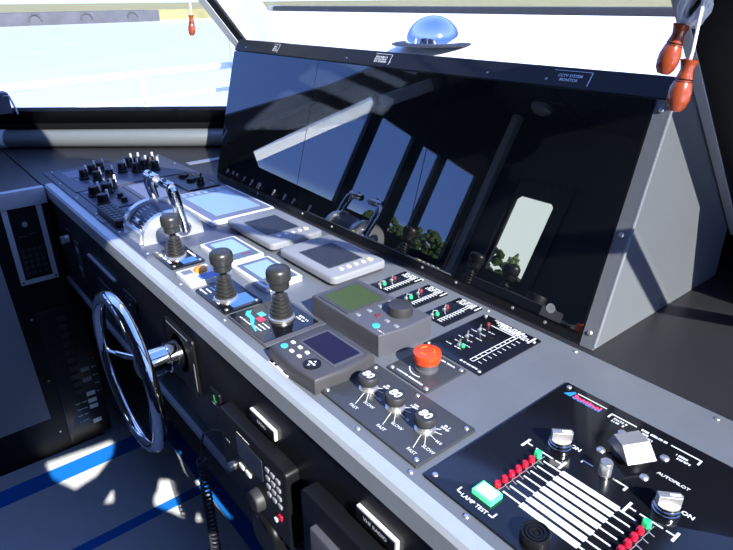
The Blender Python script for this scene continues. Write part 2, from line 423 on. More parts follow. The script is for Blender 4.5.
m = MB(); fin(m, .014, .040, .2, CZ, .02); link('white_edge', m, 'white', t, False)
m = MB(); fin(m, .040, .165, .2, CZ, .03); link('casing', m, 'pillar', t, False)
m = MB(); fin(m, .165, .185, .2, CZ, .03); link('white_edge', m, 'white', t, False)
# right windscreen pillar
t = thing('window_pillar', 'wide black windscreen pillar with a grey edge strip at the right side', 'pillar', (0, 0, 0))
m = MB(); raked(m, -.45, -.27, .1, CZ, .10, 1.46); link('casing', m, 'blackpaint', t, False)
m = MB(); raked(m, -.468, -.45, .1, CZ, .09, 1.455); link('edge_strip', m, 'pillar', t, False)
# raked aft pillar of the side windows
t = thing('window_pillar', 'dark raked pillar behind the far left end of the window sill, mirrored in the left display', 'pillar', (0, 0, 0))
m = MB()
m.hexa([(XL + .0, .42, .1), (XL + .05, .42, .1), (XL + .05, .26, .1), (XL + .0, .26, .1),
        (XL + .0, -.35, .88), (XL + .05, -.35, .88), (XL + .05, -.48, .88), (XL + .0, -.48, .88)])
link('casing', m, 'blackpaint', t, False)
m = MB()
m.hexa([(XL, -.60, .93), (XL + .03, -.60, .93), (XL + .03, -.66, .87), (XL, -.66, .87), (XL, -.97, 1.24), (XL + .03, -.97, 1.24), (XL + .03, -1.04, 1.19), (XL, -1.04, 1.19)])
link('grey_strip', m, 'pillar', t, False)
t = thing('sun_board', 'added white sloping boom outside the side windows, mirrored in the displays', 'board', (-5.3, -1.1, -.9))
m = MB()  # invented slab set out in the sun so its mirrored strip shows bright
V = [(-1.03, .24), (-1.10, .17), (-2.41, 1.42), (-2.34, 1.53)]
m.prism([(y + 1.1, z + .9) for y, z in V], -.12, 0, 0, lambda p: Vector((p.z, p.x, p.y))); link('board', m, 'white', t, False)
m = MB(); m.cyl((-.06, -.02, 0), (-.06, -.02, 1.12), .04); link('post', m, 'white', t)

# roller tube along the facet sill
t = thing('roller_tube', 'long silver-grey padded tube lying along the dark window sill at far left', 'tube', (A0.x + .08, A0.y + .02, 0))
off = Vector((fn.x, fn.y)) * .045
def P3(s_, z): q = A0 + fd * s_ + off; return Vector((q.x - A0.x - .08, q.y - A0.y - .02, z))
m = MB(); d = (P3(1.2, 0) - P3(.04, 0)); m.lathe([(.036, 0), (.04, .01), (.04, d.length - .01), (.036, d.length)], P3(.04, .04), d, 28); link('tube', m, 'blind', t)
m = MB(); m.lathe([(.041, 0), (.042, .004), (.042, .035), (.041, .04)], P3(.02, .04), d, 28); link('end_cap', m, 'whiteplas', t)

t = thing('window_latch_box', 'dark blue-black latch box with thin handle at the window sill left end', 'latch', (-3.02, .437, .17))
m = MB(); m.rrect(-.05, .035, -.025, .025, .006, 0, .085, .006); link('casing', m, 'navyplate', t)
m = MB(); m.tube([(.03, 0, .07), (.065, .02, .075), (.075, .03, .03), (.08, .035, -.0)], .004, 6); link('handle', m, 'alu_dull', t)

# ================================================================== DESKS AND CONSOLE
X0C, X1C, YF, YB = -2.37, .30, .405, .915
t = thing('worktop', 'dark laminate desk top running round the console on the left and behind', 'worktop', (0, 0, -.03))
m = MB(); m.prism([(-3.14, .401), (-2.371, .401), (-2.371, .435), (-2.335, .435), (-2.335, .905), (X1C, .905), (X1C, 1.49), (-2.27, 1.49)], -.0, .0295)
link('desk_surface', m, 'desk', t, False)
m = MB(); m.box(-2.325, -2.285, .93, 1.16, .0296, .0315); link('light_streak', m, 'alu_dull', t, False)  # pale metal strip standing in for a streak of light on the desk
t = thing('wing_desk', 'dark side wing desk with aluminium rim at the left of the steering wheel', 'desk', (-2.8, -.4, -.03))
m = MB(); m.box(-.38, .43, -1.3, .795, 0, .0295); link('desk_surface', m, 'desk', t, False)
m = MB(); m.box(.43, .458, -1.3, .80, -.03, .030, .003); link('rim', m, 'alu', t)
m = MB(); m.box(-.38, .445, -1.3, .80, -1.1, -.001); link('cabinet', m, 'blackpaint', t, False)

c = thing('control_console', 'long grey wheelhouse control console with aluminium front edge and black front panel', 'console', (0, 0, FZ))
def K(z): return z - FZ
T_ = lambda p: p - Vector((0, 0, FZ))
m = MB(); m.box(-2.335, X1C, .434, .904, K(-.02), K(0)); link('top_plate', m, 'console', c, False)
m = MB(); m.prism([(YF, K(-.043)), (.434, K(-.043)), (.434, K(.0006)), (YF + .006, K(.0006)), (YF, K(-.006))], X0C, X1C, 0, lambda p: Vector((p.z, p.x, p.y))); link('edge_trim', m, 'alu', c, False)
m = MB(); m.box(X0C + .03, X1C, .41, .434, K(-.355), K(-.0435)); link('front_panel', m, 'blackpaint', c, False)
m = MB(); m.box(X0C + .03, X1C, .400, .43, K(-.372), K(-.3555)); link('lower_trim', m, 'alu_dull', c, False)
m = MB(); m.box(X0C + .03, X1C, .44, .90, K(-.39), K(-.3725)); m.box(X0C + .03, X1C, .72, .90, 0, K(-.39)); link('knee_recess', m, 'blackpaint', c, False)
def screw(parent, pts, z, r=.0042, name='screw', mt='steel'):
    first = None
    for x, y in pts:
        if first is None:
            m = MB(); m.lathe([(r, 0), (r, .0008), (r * .75, .0022), (0, .003)], (0, 0, 0), (0, 0, 1), 12); first = link(name, m, mt, parent); o = first
        else: o = first.copy(); COL.objects.link(o); o.parent = parent
        o.location = (x, y, z)
sp_ = [(-1.468 + i * .2225, .4455) for i in range(6)] + [(-2.327, .451), (-2.108, .450), (-1.889, .449), (-1.679, .448)] + [(-.458, .4445), (-.237, .891), (-.9, .893), (-1.25, .893), (-.70, .893), (-.49, .893)]
screw(c, sp_, K(0))

# black overlay with the left end instruments ------------------------------------------------------------
def plate(name, label, cat, x0, x1, y0, y1, h, mt, r=.004, z=0, bev=.0008, group=None):
    cx, cy = (x0 + x1) / 2, (y0 + y1) / 2
    t = thing(name, label, cat, (cx, cy, z), group)
    m = MB(); m.rrect(x0 - cx, x1 - cx, y0 - cy, y1 - cy, r, 0, h, bev, seg=3); link('base_plate', m, mt, t)
    t['cx'] = cx; t['cy'] = cy
    del t['cx']; del t['cy']
    return t, cx, cy
t, cx, cy = plate('overlay_plate', 'dark blue-grey overlay plate under the cluster of black knobs at the far left', 'panel', -2.535, -1.45, .440, .903, .003, 'navyplate')
OV = .003
# the overlay also bridges onto the desk at the left
screw(t, [(x - cx, y - cy) for x, y in ((-2.52, .47), (-2.49, .60), (-2.52, .75), (-2.52, .89), (-2.34, .89), (-2.12, .89), (-1.96, .88), (-1.47, .452), (-1.68, .449), (-1.89, .449), (-2.108, .450), (-2.327, .451))], OV)

def knob(parent, x, y, z, r, h, ang, mt='black', tip=True, name='rotary_knob'):
    m = MB(); m.lathe([(r * 1.15, 0), (r * 1.15, h * .18), (r, h * .25), (r * .92, h * .93), (r * .8, h), (0, h)], n=20); o = link(name, m, mt, parent)
    if tip:
        k = MB(); k.hexa([(-r * .17, r * .55, h * .6), (r * .17, r * .55, h * .6), (r * .17, r * 1.08, h * .6), (-r * .17, r * 1.08, h * .6), (-r * .17, r * .60, h * 1.38), (r * .17, r * .60, h * 1.38), (r * .17, r * 1.0, h * 1.38), (-r * .17, r * 1.0, h * 1.38)])
        link('pointer', k, 'print', o, False)
    o.location = (x, y, z); o.rotation_euler = (0, 0, ang); return o
t, cx, cy = plate('lighting_switch_panel', 'blue-grey panel crowded with black rotary knobs with pale pointers, far left end', 'panel', -2.50, -2.165, .462, .865, .004, 'navyplate', z=OV)
m = MB(); m.rrect(-.14, -.03, -.17, -.03, .004, .004, .0046); link('recessed_field', m, 'lightplate', t)
kn = [(-2.32, .535), (-2.376, .58), (-2.391, .615), (-2.26, .565), (-2.262, .61), (-2.323, .676), (-2.393, .725), (-2.382, .757), (-2.29, .718), (-2.318, .76), (-2.273, .785), (-2.36, .80)]
k0 = None
for i, (x, y) in enumerate(kn):
    if k0 is None: k0 = knob(t, x - cx, y - cy, .004, .0155, .036, .3)
    else: shift(k0, t, x - cx, y - cy, .004, random.uniform(-.4, .9))
m = MB(); 
for x, y in kn: m.dashes(x - cx - .02, y - cy - .024, .0042, .03, .003, seed=int(x * 1000))
link('printed_marks', m, 'print', t, False)
t, cx, cy = plate('dimmer_panel', 'small dark panel with large black dimmer knobs behind the keypad', 'panel', -2.155, -1.905, .468, .600, .004, 'navyplate', z=OV)
m = MB(); m.rrect(-.115, -.085, -.055, -.030, .002, .004, .006); link('white_key', m, 'lightplate', t)
for x, y, r in ((-2.075, .50, .019), (-2.085, .545, .019), (-1.965, .495, .019), (-2.13, .575, .016)): knob(t, x - cx, y - cy, .004, r, .034, random.uniform(-.5, .6))
for x, y in ((-2.0, .560), (-1.945, .555)): knob(t, x - cx, y - cy, .004, .010, .016, 0, tip=False, name='push_knob')
t, cx, cy = plate('keypad', 'black handset-like keypad with rows of small keys left of the chrome throttle', 'keypad', -1.90, -1.715, .453, .507, .022, 'black', r=.008, z=OV, bev=.004)
for i in range(7):
    for j in range(3):
        if i == j == 0:
            m = MB(); m.rrect(-.007, .007, -.005, .005, .002, 0, .002, .0006); k1 = link('key', m, 'charcoal', t); k1.location = (-.075, -.015, .022)
        else: shift(k1, t, -.075 + i * .025, -.015 + j * .015, .022)
t, cx, cy = plate('small_label_plate', 'tiny pale metal label on the front strip below the black keypad', 'label', -1.865, -1.79, .4375, .4515, .0015, 'lightplate', r=.002, z=OV, bev=0)
t, cx, cy = plate('flat_display_panel', 'pale blue-grey flat instrument plate behind the chrome throttle', 'panel', -2.135, -1.90, .610, .745, .004, 'navyplate', z=OV)
m = MB(); m.rrect(-.105, .105, -.055, .055, .004, .004, .0052); link('face', m, 'lightplate', t)
m = MB(); m.ball((-.02, .015, .008), .012, (1, 1, .5)); link('dial', m, 'black', t)
t, cx, cy = plate('blank_instrument_plate', 'pale blank plate between the black keypad and the chrome throttle', 'panel', -1.885, -1.715, .535, .60, .004, 'lightplate', z=OV)
t, cx, cy = plate('horn_switch_panel', 'black panel with three low black knobs in front of the left display', 'panel', -2.145, -1.925, .765, .885, .005, 'blackplate', z=OV)
for x, y in ((-2.10, .825), (-2.03, .825)): knob(t, x - cx, y - cy, .005, .019, .012, .2, tip=False)
o = knob(t, -1.965 - cx, .83 - cy, .005, .012, .028, .2, tip=False, name='joystick_knob')
m = MB(); m.tube([(0, 0, .02), (.004, .004, .042)], .003); link('lever', m, 'black', o)
m = MB()
for k in range(4): m.dashes(-.09 + k * .05, .045, .0052, .03, .003, seed=k)
link('printed_marks', m, 'print', t, False)

# chrome engine throttle ------------------------------------------------------------------------------------
t = thing('engine_throttle', 'chrome twin-lever engine throttle with arched sides and black scale', 'throttle', (-1.607, .55, OV))
def arch(m, x0, x1, r, hh, n=20, y0=None):
    pts = [(-r, 0)] + [(-r * math.cos(PI * i / n), hh * math.sin(PI * i / n) ** .8) for i in range(1, n)] + [(r, 0)]
    m.prism([(a, b) for a, b in reversed(pts)], x0, x1, 0, lambda p: Vector((p.z, p.x, p.y)))
for s_ in (-1, 1):
    m = MB(); arch(m, s_ * .080, s_ * .060, .086, .080); link('side_plate', m, 'brightmetal', t)
m = MB(); arch(m, -.066, .066, .074, .072); link('drum', m, 'blueplate' if False else 'navyplate', t)
m = MB()
for a in range(2, 9):
    an = PI * a / 20; y = -.0745 * math.cos(an); z = .0725 * math.sin(an) ** .8
    for s_ in (-1, 1): m.cyl((s_ * .02, y, z), (s_ * .045, y, z), .0012, n=6)
link('scale_marks', m, 'print', t)
m = MB(); m.cyl((-.03, -.072, .022), (.03, -.072, .022), .006); m.cyl((-.012, -.064, .045), (.012, -.064, .045), .007); link('latch', m, 'chrome', t)
m = MB(); m.hexa([(-.062, -.092, 0), (.062, -.092, 0), (.062, -.074, 0), (-.062, -.074, 0), (-.062, -.084, .026), (.062, -.084, .026), (.062, -.070, .026), (-.062, -.070, .026)]); link('front_bar', m, 'brightmetal', t)
for s_ in (-1, 1):
    x = s_ * .092
    m = MB()
    m.lathe([(.020, 0), (.020, .010)], (s_ * .080, .028, .028), (s_, 0, 0), 20)
    m.tube([(x, .030, .02), (x, .026, .05), (x, .020, .08), (x, .014, .11), (x - s_ * .003, .010, .134), (x - s_ * .016, .010, .146)], [.012, .0125, .0135, .015, .0155, .012], 12)
    lv = link('lever', m, 'chrome', t)
    m = MB(); m.lathe([(.010, 0), (.0135, .004), (.0135, .062), (.011, .068), (0, .068)], (x - s_ * .002, .010, .147), (-s_, 0, 0), 18); link('grip', m, 'chrome', lv)
    m = MB(); m.lathe([(.006, 0), (.006, .004), (0, .004)], (x - s_ * .040, .006, .159), (0, -.3, 1), 10); link('button', m, 'black', lv)

# joystick stations --------------------------------------------------------------------------------------------
def joystick(label, x, y, z):
    t = thing('joystick', label, 'joystick', (x, y, z), 'row of joysticks on the console')
    m = MB(); m.lathe([(.027, 0), (.027, .005), (.024, .007)], n=28); link('collar', m, 'steel', t)
    pr_ = [(.0235, .0065)]
    for k in range(6):
        r = .0235 - k * .0016; h = .0065 + k * .0082
        pr_ += [(r - .001, h + .0005), (r + .0008, h + .002), (r + .0004, h + .0042), (r - .0058, h + .0054), (r - .0064, h + .0072)]
    pr_ += [(.009, .059)]
    m = MB(); m.lathe(pr_, n=28); link('ribbed_boot', m, 'bootrub', t)
    m = MB(); m.lathe([(.0065, .056), (.0065, .070)], n=14); link('stem', m, 'black', t)
    m = MB(); m.lathe([(.014, .066), (.0195, .069), (.0205, .073), (.0205, .083), (.0212, .0845), (.0245, .0865), (.0252, .090), (.0252, .102), (.0242, .108), (.020, .1128), (.012, .1152), (0, .116)], n=32); link('grip', m, 'bootrub', t)
    return t
def jplate(label, x0, x1, y0, y1, mt='gloss'):
    t, cx, cy = plate('joystick_plate', label, 'panel', x0, x1, y0, y1, .005, mt, group=None)
    hx, hy = (x1 - x0) / 2 - .010, (y1 - y0) / 2 - .010
    screw(t, [(-hx, -hy), (hx, -hy), (hx, hy), (-hx, hy)], .005, .0045); return t, cx, cy
t, cx, cy = jplate('black plate with white bars under the joystick nearest the throttle', -1.465, -1.333, .461, .549)
m = MB()
for k in range(3): m.bar((-.045 + k * .028, -.032), (-.025 + k * .028, -.032), .006, .005, .0054)
m.bar((-.02, .034), (.03, .034), .005, .005, .0054); link('printed_marks', m, 'print', t, False)
m = MB(); m.rrect(.025, .055, -.01, .03, .002, .005, .0056); link('sticker', m, 'blueplate', t)
joystick('black ribbed joystick standing right beside the chrome throttle', -1.400, .500, .005)
t, cx, cy = jplate('black plate under the middle joystick with blue field on its right', -1.188, -1.042, .455, .547)
m = MB()
for k in range(4): m.bar((-.06, -.035 + k * .011), (-.035, -.035 + k * .011), .0035, .005, .0054)
m.bar((.0, -.036), (.028, -.036), .003, .005, .0054); link('printed_marks', m, 'print', t, False)
m = MB(); m.rrect(.012, .062, -.02, .036, .002, .005, .0056); link('sticker', m, 'blueplate', t)
joystick('black ribbed joystick in the middle of the three, beside the orange button', -1.103, .490, .005)
t, cx, cy = plate('joystick_plate', 'grey framed black plate with cyan wave and red patch under the third joystick', 'panel', -1.028, -.868, .4545, .592, .006, 'charcoal', bev=.001)
m = MB(); m.rrect(-.077, .066, -.066, .061, .002, .006, .0075); f = link('black_face', m, 'gloss', t)
m = MB(); m.prism([(-.068, -.030), (-.055, -.040), (-.035, -.040), (-.010, -.052), (.018, -.058), (.018, -.054), (-.008, -.046), (-.030, -.032), (-.052, -.030), (-.064, -.020)], .0075, .0079); link('wave_graphic', m, 'cyan', t, False)
m = MB(); m.rrect(-.045, -.026, -.020, -.006, .001, .0075, .0080); link('teal_patch', m, 'teal', t)
m = MB(); m.rrect(-.028, -.009, -.032, -.018, .001, .0075, .0080); link('red_patch', m, 'logored', t)
m = MB()
for k in range(3): m.dashes(-.002, -.030 - k * .009, .0076, .028, .0028, seed=k + 9)
m.dashes(-.055, -.052, .0076, .045, .0032, seed=2); m.dashes(.02, .045, .0076, .035, .005, seed=4); m.dashes(.02, .037, .0076, .03, .004, seed=5)
link('printed_marks', m, 'print', t, False)
joystick('black ribbed joystick on the cyan and red graphic plate, nearest of the three', -.944, .535, .0079)

# orange button box
t, cx, cy = plate('button_box', 'small white box with an orange button between the first two joysticks', 'switch', -1.296, -1.208, .455, .534, .012, 'whiteplas', r=.004, bev=.002)
m = MB(); m.lathe([(.016, .012), (.016, .018), (.013, .021), (0, .022)], (-.010, .010, 0), n=24); link('orange_button', m, 'orange', t)
m = MB(); m.rrect(-.032, -.008, -.032, -.008, .002, .012, .0135); link('white_key', m, 'lightplate', t)
m = MB(); m.rrect(.012, .042, -.010, .037, .002, .012, .013); link('blue_sticker', m, 'blueplate', t)

# displays lying on the console ---------------------------------------------------------------------------------
t, cx, cy = plate('navigation_display', 'large flat white-framed touch display with pale blue screen left of the grey monitors', 'display', -1.872, -1.552, .672, .886, .016, 'whiteplas', r=.006, bev=.002)
m = MB(); m.rrect(-.152, .152, -.099, .099, .003, .016, .0166); link('bezel', m, 'lightplate', t)
m = MB(); m.rrect(-.105, .118, -.072, .080, .002, .0166, .0174); link('screen', m, 'lcdblue', t)
m = MB()
for k in range(6): m.rrect(-.140, -.122, -.07 + k * .025, -.056 + k * .025, .002, .0166, .0172)
link('soft_keys', m, 'lcdblue', t)
def grey_monitor(label, x0, x1, y0, y1, sx0, sx1, bx):
    cx, cy = (x0 + x1) / 2, (y0 + y1) / 2; hx, hy = (x1 - x0) / 2, (y1 - y0) / 2
    t = thing('grey_monitor', label, 'monitor', (cx, cy, 0), 'silver-grey deck monitors')
    m = MB(); m.rrect(-hx + .006, hx - .006, -hy + .006, hy - .006, .012, 0, .012); link('base', m, 'greydark', t)
    m = MB(); m.rrect(-hx, hx, -hy, hy, .016, .010, .027, .006, seg=5); b = link('casing', m, 'greyplas', t)
    m = MB(); m.rrect(sx0 - cx - .004, sx1 - cx + .004, -hy + .025, hy - .036, .002, .0262, .0274); link('screen_recess', m, 'greydark', t)
    m = MB(); m.rrect(sx0 - cx, sx1 - cx, -hy + .029, hy - .040, .002, .0274, .0278); link('screen', m, 'lcddark', t)
    k1 = None
    for k in range(4):
        if k1 is None: m = MB(); m.rrect(-.006, .006, -.0045, .0045, .002, 0, .003, .001); k1 = link('key', m, 'whiteplas', t); k1.location = (bx - cx, -.036, .0268)
        else: shift(k1, t, bx - cx, -.036 + k * .022, .0268)
    m = MB(); m.rrect(-.007, .007, -.006, .006, .002, 0, .0035, .001); o = link('yellow_key', m, 'yellow', t); o.location = (bx - cx, .050, .0268)
    return t
grey_monitor('silver-grey monitor with dark screen beside the large pale blue display', -1.520, -1.262, .703, .868, -1.457, -1.333, -1.303)
grey_monitor('silver-grey monitor with dark screen next to the green-screened unit', -1.232, -.994, .703, .866, -1.171, -1.048, -1.024)
def small_display(label, x0, x1, y0, y1):
    cx, cy = (x0 + x1) / 2, (y0 + y1) / 2; hx, hy = (x1 - x0) / 2, (y1 - y0) / 2
    t = thing('small_display', label, 'display', (cx, cy, 0), 'white-framed engine displays')
    m = MB(); m.rrect(-hx, hx, -hy, hy, .007, 0, .013, .003); link('frame', m, 'whiteplas', t)
    m = MB(); m.rrect(-hx + .008, hx - .008, -hy + .008, hy - .008, .003, .013, .0134); link('bezel', m, 'bezelblue', t)
    m = MB(); m.rrect(-hx + .022, hx - .045, -hy + .020, hy - .018, .001, .0134, .0139); link('screen', m, 'lcdblue', t)
    m = MB(); m.bar((hx - .03, hy - .025), (hx - .03, hy - .050), .006, .0134, .0138); link('red_mark', m, 'pinkred', t)
small_display('white-framed small display partly behind the middle joystick', -1.421, -1.255, .574, .677)
small_display('white-framed small display behind the nearest joystick', -1.238, -1.078, .574, .677)

# radar keyboard unit with green screen
t = thing('autopilot_display', 'thick charcoal instrument with olive-green screen and large black dial', 'instrument', (-.815, .660, 0))
m = MB(); m.prism([(-.108, -.062), (.105, -.062), (.116, .0), (.112, .066), (-.110, .060)], 0, .047, .004); link('casing', m, 'charcoal', t)
m = MB(); m.rrect(-.094, .006, -.056, .046, .004, .0468, .0492); link('screen_surround', m, 'darkplas', t)
m = MB(); m.rrect(-.087, -.001, -.049, .039, .002, .0492, .0496); link('screen', m, 'lcdgreen', t)
m = MB(); m.lathe([(.0245, 0), (.0245, .016), (.0235, .0185), (.021, .0195), (0, .0195)], (.066, .026, .047), n=32); link('dial', m, 'rubber', t)
k1 = None
for x, y in ((.020, -.042), (.021, -.015), (.022, .013), (.020, .041), (.074, -.015), (.100, -.015)):
    if k1 is None: m = MB(); m.rrect(-.0055, .0055, -.004, .004, .0015, 0, .002, .0006); k1 = link('key', m, 'greyplas', t); k1.location = (x, y, .047)
    else: shift(k1, t, x, y, .047)
m = MB(); m.lathe([(.0055, 0), (.0055, .002), (0, .0025)], (.047, -.015, .047), n=14); link('red_key', m, 'pinkred', t)
m = MB(); m.lathe([(.008, 0), (.008, .002), (0, .003)], (.075, -.043, .047), n=18); link('cyan_key', m, 'cyan', t)
m = MB(); m.dashes(.088, -.050, .0475, .018, .002, seed=3); link('printed_marks', m, 'print', t, False)

# dark autopilot keypad with violet screen
t = thing('depth_display', 'dark grey rounded instrument with violet screen and round arrow pad', 'instrument', (-.758, .507, 0))
m = MB(); m.prism([(-.076, -.066), (.0, -.070), (.068, -.064), (.074, .0), (.066, .066), (-.078, .066)], 0, .030, .008); link('casing', m, 'darkplas', t)
m = MB(); m.rrect(-.052, .058, -.017, .050, .003, .0298, .0312); link('screen_surround', m, 'charcoal', t)
m = MB(); m.rrect(-.046, .052, -.012, .045, .002, .0312, .0318); link('screen', m, 'lcdviolet', t)
m = MB(); m.dashes(-.01, .056, .0302, .04, .003, seed=8); link('printed_marks', m, 'charcoal', t, False)
m = MB(); m.lathe([(.007, 0), (.007, .002), (0, .0028)], (-.056, -.045, .030), n=18); link('blue_key', m, 'cyan', t)
k1 = None
for x, y in ((-.056, -.026), (-.033, -.044), (-.033, -.026), (-.010, -.043), (-.010, -.026)):
    if k1 is None: m = MB(); m.rrect(-.0045, .0045, -.0035, .0035, .0015, 0, .002, .0006); k1 = link('key', m, 'print', t); k1.location = (x, y, .030)
    else: shift(k1, t, x, y, .030)
m = MB(); m.lathe([(.016, 0), (.016, .0018), (.014, .0025), (0, .0025)], (.026, -.040, .030), n=28); ap = link('arrow_pad', m, 'black', t)
m = MB()
for a in range(4): m.prism([(.026 + .010 * math.cos(a * PI / 2), -.040 + .010 * math.sin(a * PI / 2)), (.026 + .006 * math.cos(a * PI / 2 + .5), -.040 + .006 * math.sin(a * PI / 2 + .5)), (.026 + .006 * math.cos(a * PI / 2 - .5), -.040 + .006 * math.sin(a * PI / 2 - .5))], .0325, .0329)
m.dashes(.017, -.040, .0325, .017, .004, seed=1); link('arrow_marks', m, 'print', ap, False)

def tag_plate(label, x0, x1, y0, y1, seed):
    t, cx, cy = plate('label_tag', label, 'label', x0, x1, y0, y1, .002, 'print', r=.0005, bev=0)
    hx, hy = (x1 - x0) / 2, (y1 - y0) / 2
    m = MB(); m.box(-hx, hx - .002, -hy + .002, hy, .002, .0026); f = link('black_face', m, 'gloss', t, False)
    m = MB(); m.dashes(-hx + .012, 0, .0026, 2 * hx - .026, .007, seed=seed); link('printed_marks', m, 'print', t, False)
    return t

tag_plate("small black label with white edge in front of the violet-screened instrument", -.829, -.765, .4345, .4400, 3)
# --- engine switch strips and panel
def toggle(parent, x, y, z, mt='steel'):
    m = MB(); m.lathe([(.0042, 0), (.0042, .003), (.0030, .004)], n=10); m.tube([(0, 0, .003), (.001, .003, .013)], [.0012, .0018], 8); o = link('toggle_switch', m, mt, parent); o.location = (x, y, z); return o
def led(parent, x, y, z, mt, name, r=.0042):
    m = MB(); m.lathe([(r, 0), (r, r * .8), (r * .7, r * 1.5), (0, r * 1.8)], n=14); o = link(name, m, mt, parent); o.location = (x, y, z); return o
def strip_panel(label, x0, x1, y0, y1):
    cx, cy = (x0 + x1) / 2, (y0 + y1) / 2; hx, hy = (x1 - x0) / 2, (y1 - y0) / 2
    t = thing('engine_start_panel', label, 'panel', (cx, cy, 0), 'small engine switch panels')
    m = MB(); m.rrect(-hx, hx, -hy, hy, .001, 0, .003, .0005); link('base_plate', m, 'gloss', t)
    led(t, -hx + .024, -hy + .022, .003, 'green', 'green_light', .0045); led(t, -hx + .016, -hy + .060, .003, 'pinkred', 'red_light', .0045)
    toggle(t, -hx + .019, -hy + .012, .003); toggle(t, -hx + .019, -hy + .048, .003)
    m = MB()
    for r in (.040, .046): m.bar((-hx + r, -hy + .006), (-hx + r, hy - .022), .0011, .003, .0034)
    for k in range(9): m.bar((-hx + .040, -hy + .008 + k * .0082), (-hx + .052, -hy + .008 + k * .0082), .0013, .003, .0034)
    for k in range(4): m.dashes(-hx + .010 + k * .0, hy - .003 - k * .0055, .003, hx * 2 - .022, .0034, seed=k)
    m.bar((hx - .004, hy - .022), (hx - .004, hy), .003, .003, .0034); m.bar((-hx + .006, -hy + .030), (-hx + .012, -hy + .036), .0012, .003, .0034)
    link('printed_marks', m, 'print', t, False)
    return t
strip_panel('small black engine switch panel nearest the grey monitor, first of the row of three', -.957, -.896, .782, .890)
strip_panel('small black engine switch panel in the middle of the row of three', -.868, -.806, .782, .882)
strip_panel('small black engine switch panel next to the larger ruled switch panel', -.777, -.711, .772, .888)
t = thing('engine_switch_panel', 'large black switch panel with ladder scale and three toggles behind the red button', 'panel', (-.6215, .785, 0))
m = MB(); m.rrect(-.069, .070, -.090, .088, .001, 0, .003, .0005); link('base_plate', m, 'gloss', t)
screw(t, [(-.063, -.083), (.063, -.083), (.064, .072), (-.063, .082)], .003, .004)
for y in (-.045, -.010, .027): toggle(t, -.020 - (.0 if y < -.02 else .012), y, .003)
led(t, -.012, -.043, .003, 'green', 'green_light', .004); led(t, -.034, .056, .003, 'pinkred', 'red_light', .004)
m = MB()
for r in (.026, .034): m.bar((r, -.066), (r, .070), .0012, .003, .0034)
for k in range(11): m.bar((.026, -.066 + k * .0136), (.034, -.066 + k * .0136), .0012, .003, .0034)
for k in range(10): m.bar((.040, -.060 + k * .0136), (.049, -.060 + k * .0136), .0013, .003, .0034)
for y in (-.045, -.010, .027):
    for dx in (-.012, .010): m.dashes(-.034 + dx, y - .008, .003, .014, .002, seed=int(y * 999) + 7); m.dashes(-.028 + dx, y + .010, .003, .016, .002, seed=int(y * 99))
m.dashes(.015, -.080, .003, .043, .004, seed=11)
for k in range(4): m.dashes(-.038 + k * .008, .083 - k * .0055, .003, .075, .0042, seed=20 + k)
m.bar((-.030, .060), (.03, .060), .002, .003, .0034)
m.bar((.058, .060), (.058, .086), .004, .003, .0034)
link('printed_marks', m, 'print', t, False)

# --- emergency stop
t = thing('emergency_stop', 'big red-orange mushroom push button on a square charcoal plate', 'button', (-.624, .637, 0))
m = MB(); m.rrect(-.0505, .0505, -.050, .050, .003, 0, .004, .0008); link('base_plate', m, 'charplate', t)
screw(t, [(-.043, -.043), (.043, -.043), (.043, .043), (-.043, .043)], .004, .0048)
m = MB(); m.lathe([(.021, .004), (.021, .008), (.0185, .010), (.0185, .022)], n=32); link('collar', m, 'charcoal', t)
m = MB(); m.lathe([(.020, .021), (.0235, .022), (.024, .025), (.0242, .030), (.0250, .0315), (.0252, .037), (.0245, .0395), (.020, .041), (.008, .0415), (0, .0415)], n=36); link('mushroom_head', m, 'estop', t)
m = MB()
for a0 in (.25, 2.4, 4.4): m.tube([(.013 * math.cos(a0 + k * .2), .013 * math.sin(a0 + k * .2), .0414) for k in range(6)], .0009, 6)
link('arrow_marks', m, 'orange', t)
m = MB(); m.dashes(-.033, -.0405, .004, .066, .0036, seed=33); m.dashes(-.030, .040, .004, .062, .0036, seed=34)
for k in range(9):
    a = -2.7 + k * .17; m.bar((.030 * math.cos(a), .030 * math.sin(a)), (.030 * math.cos(a + .14), .030 * math.sin(a + .14)), .0022, .004, .0044)
link('printed_marks', m, 'print', t, False)

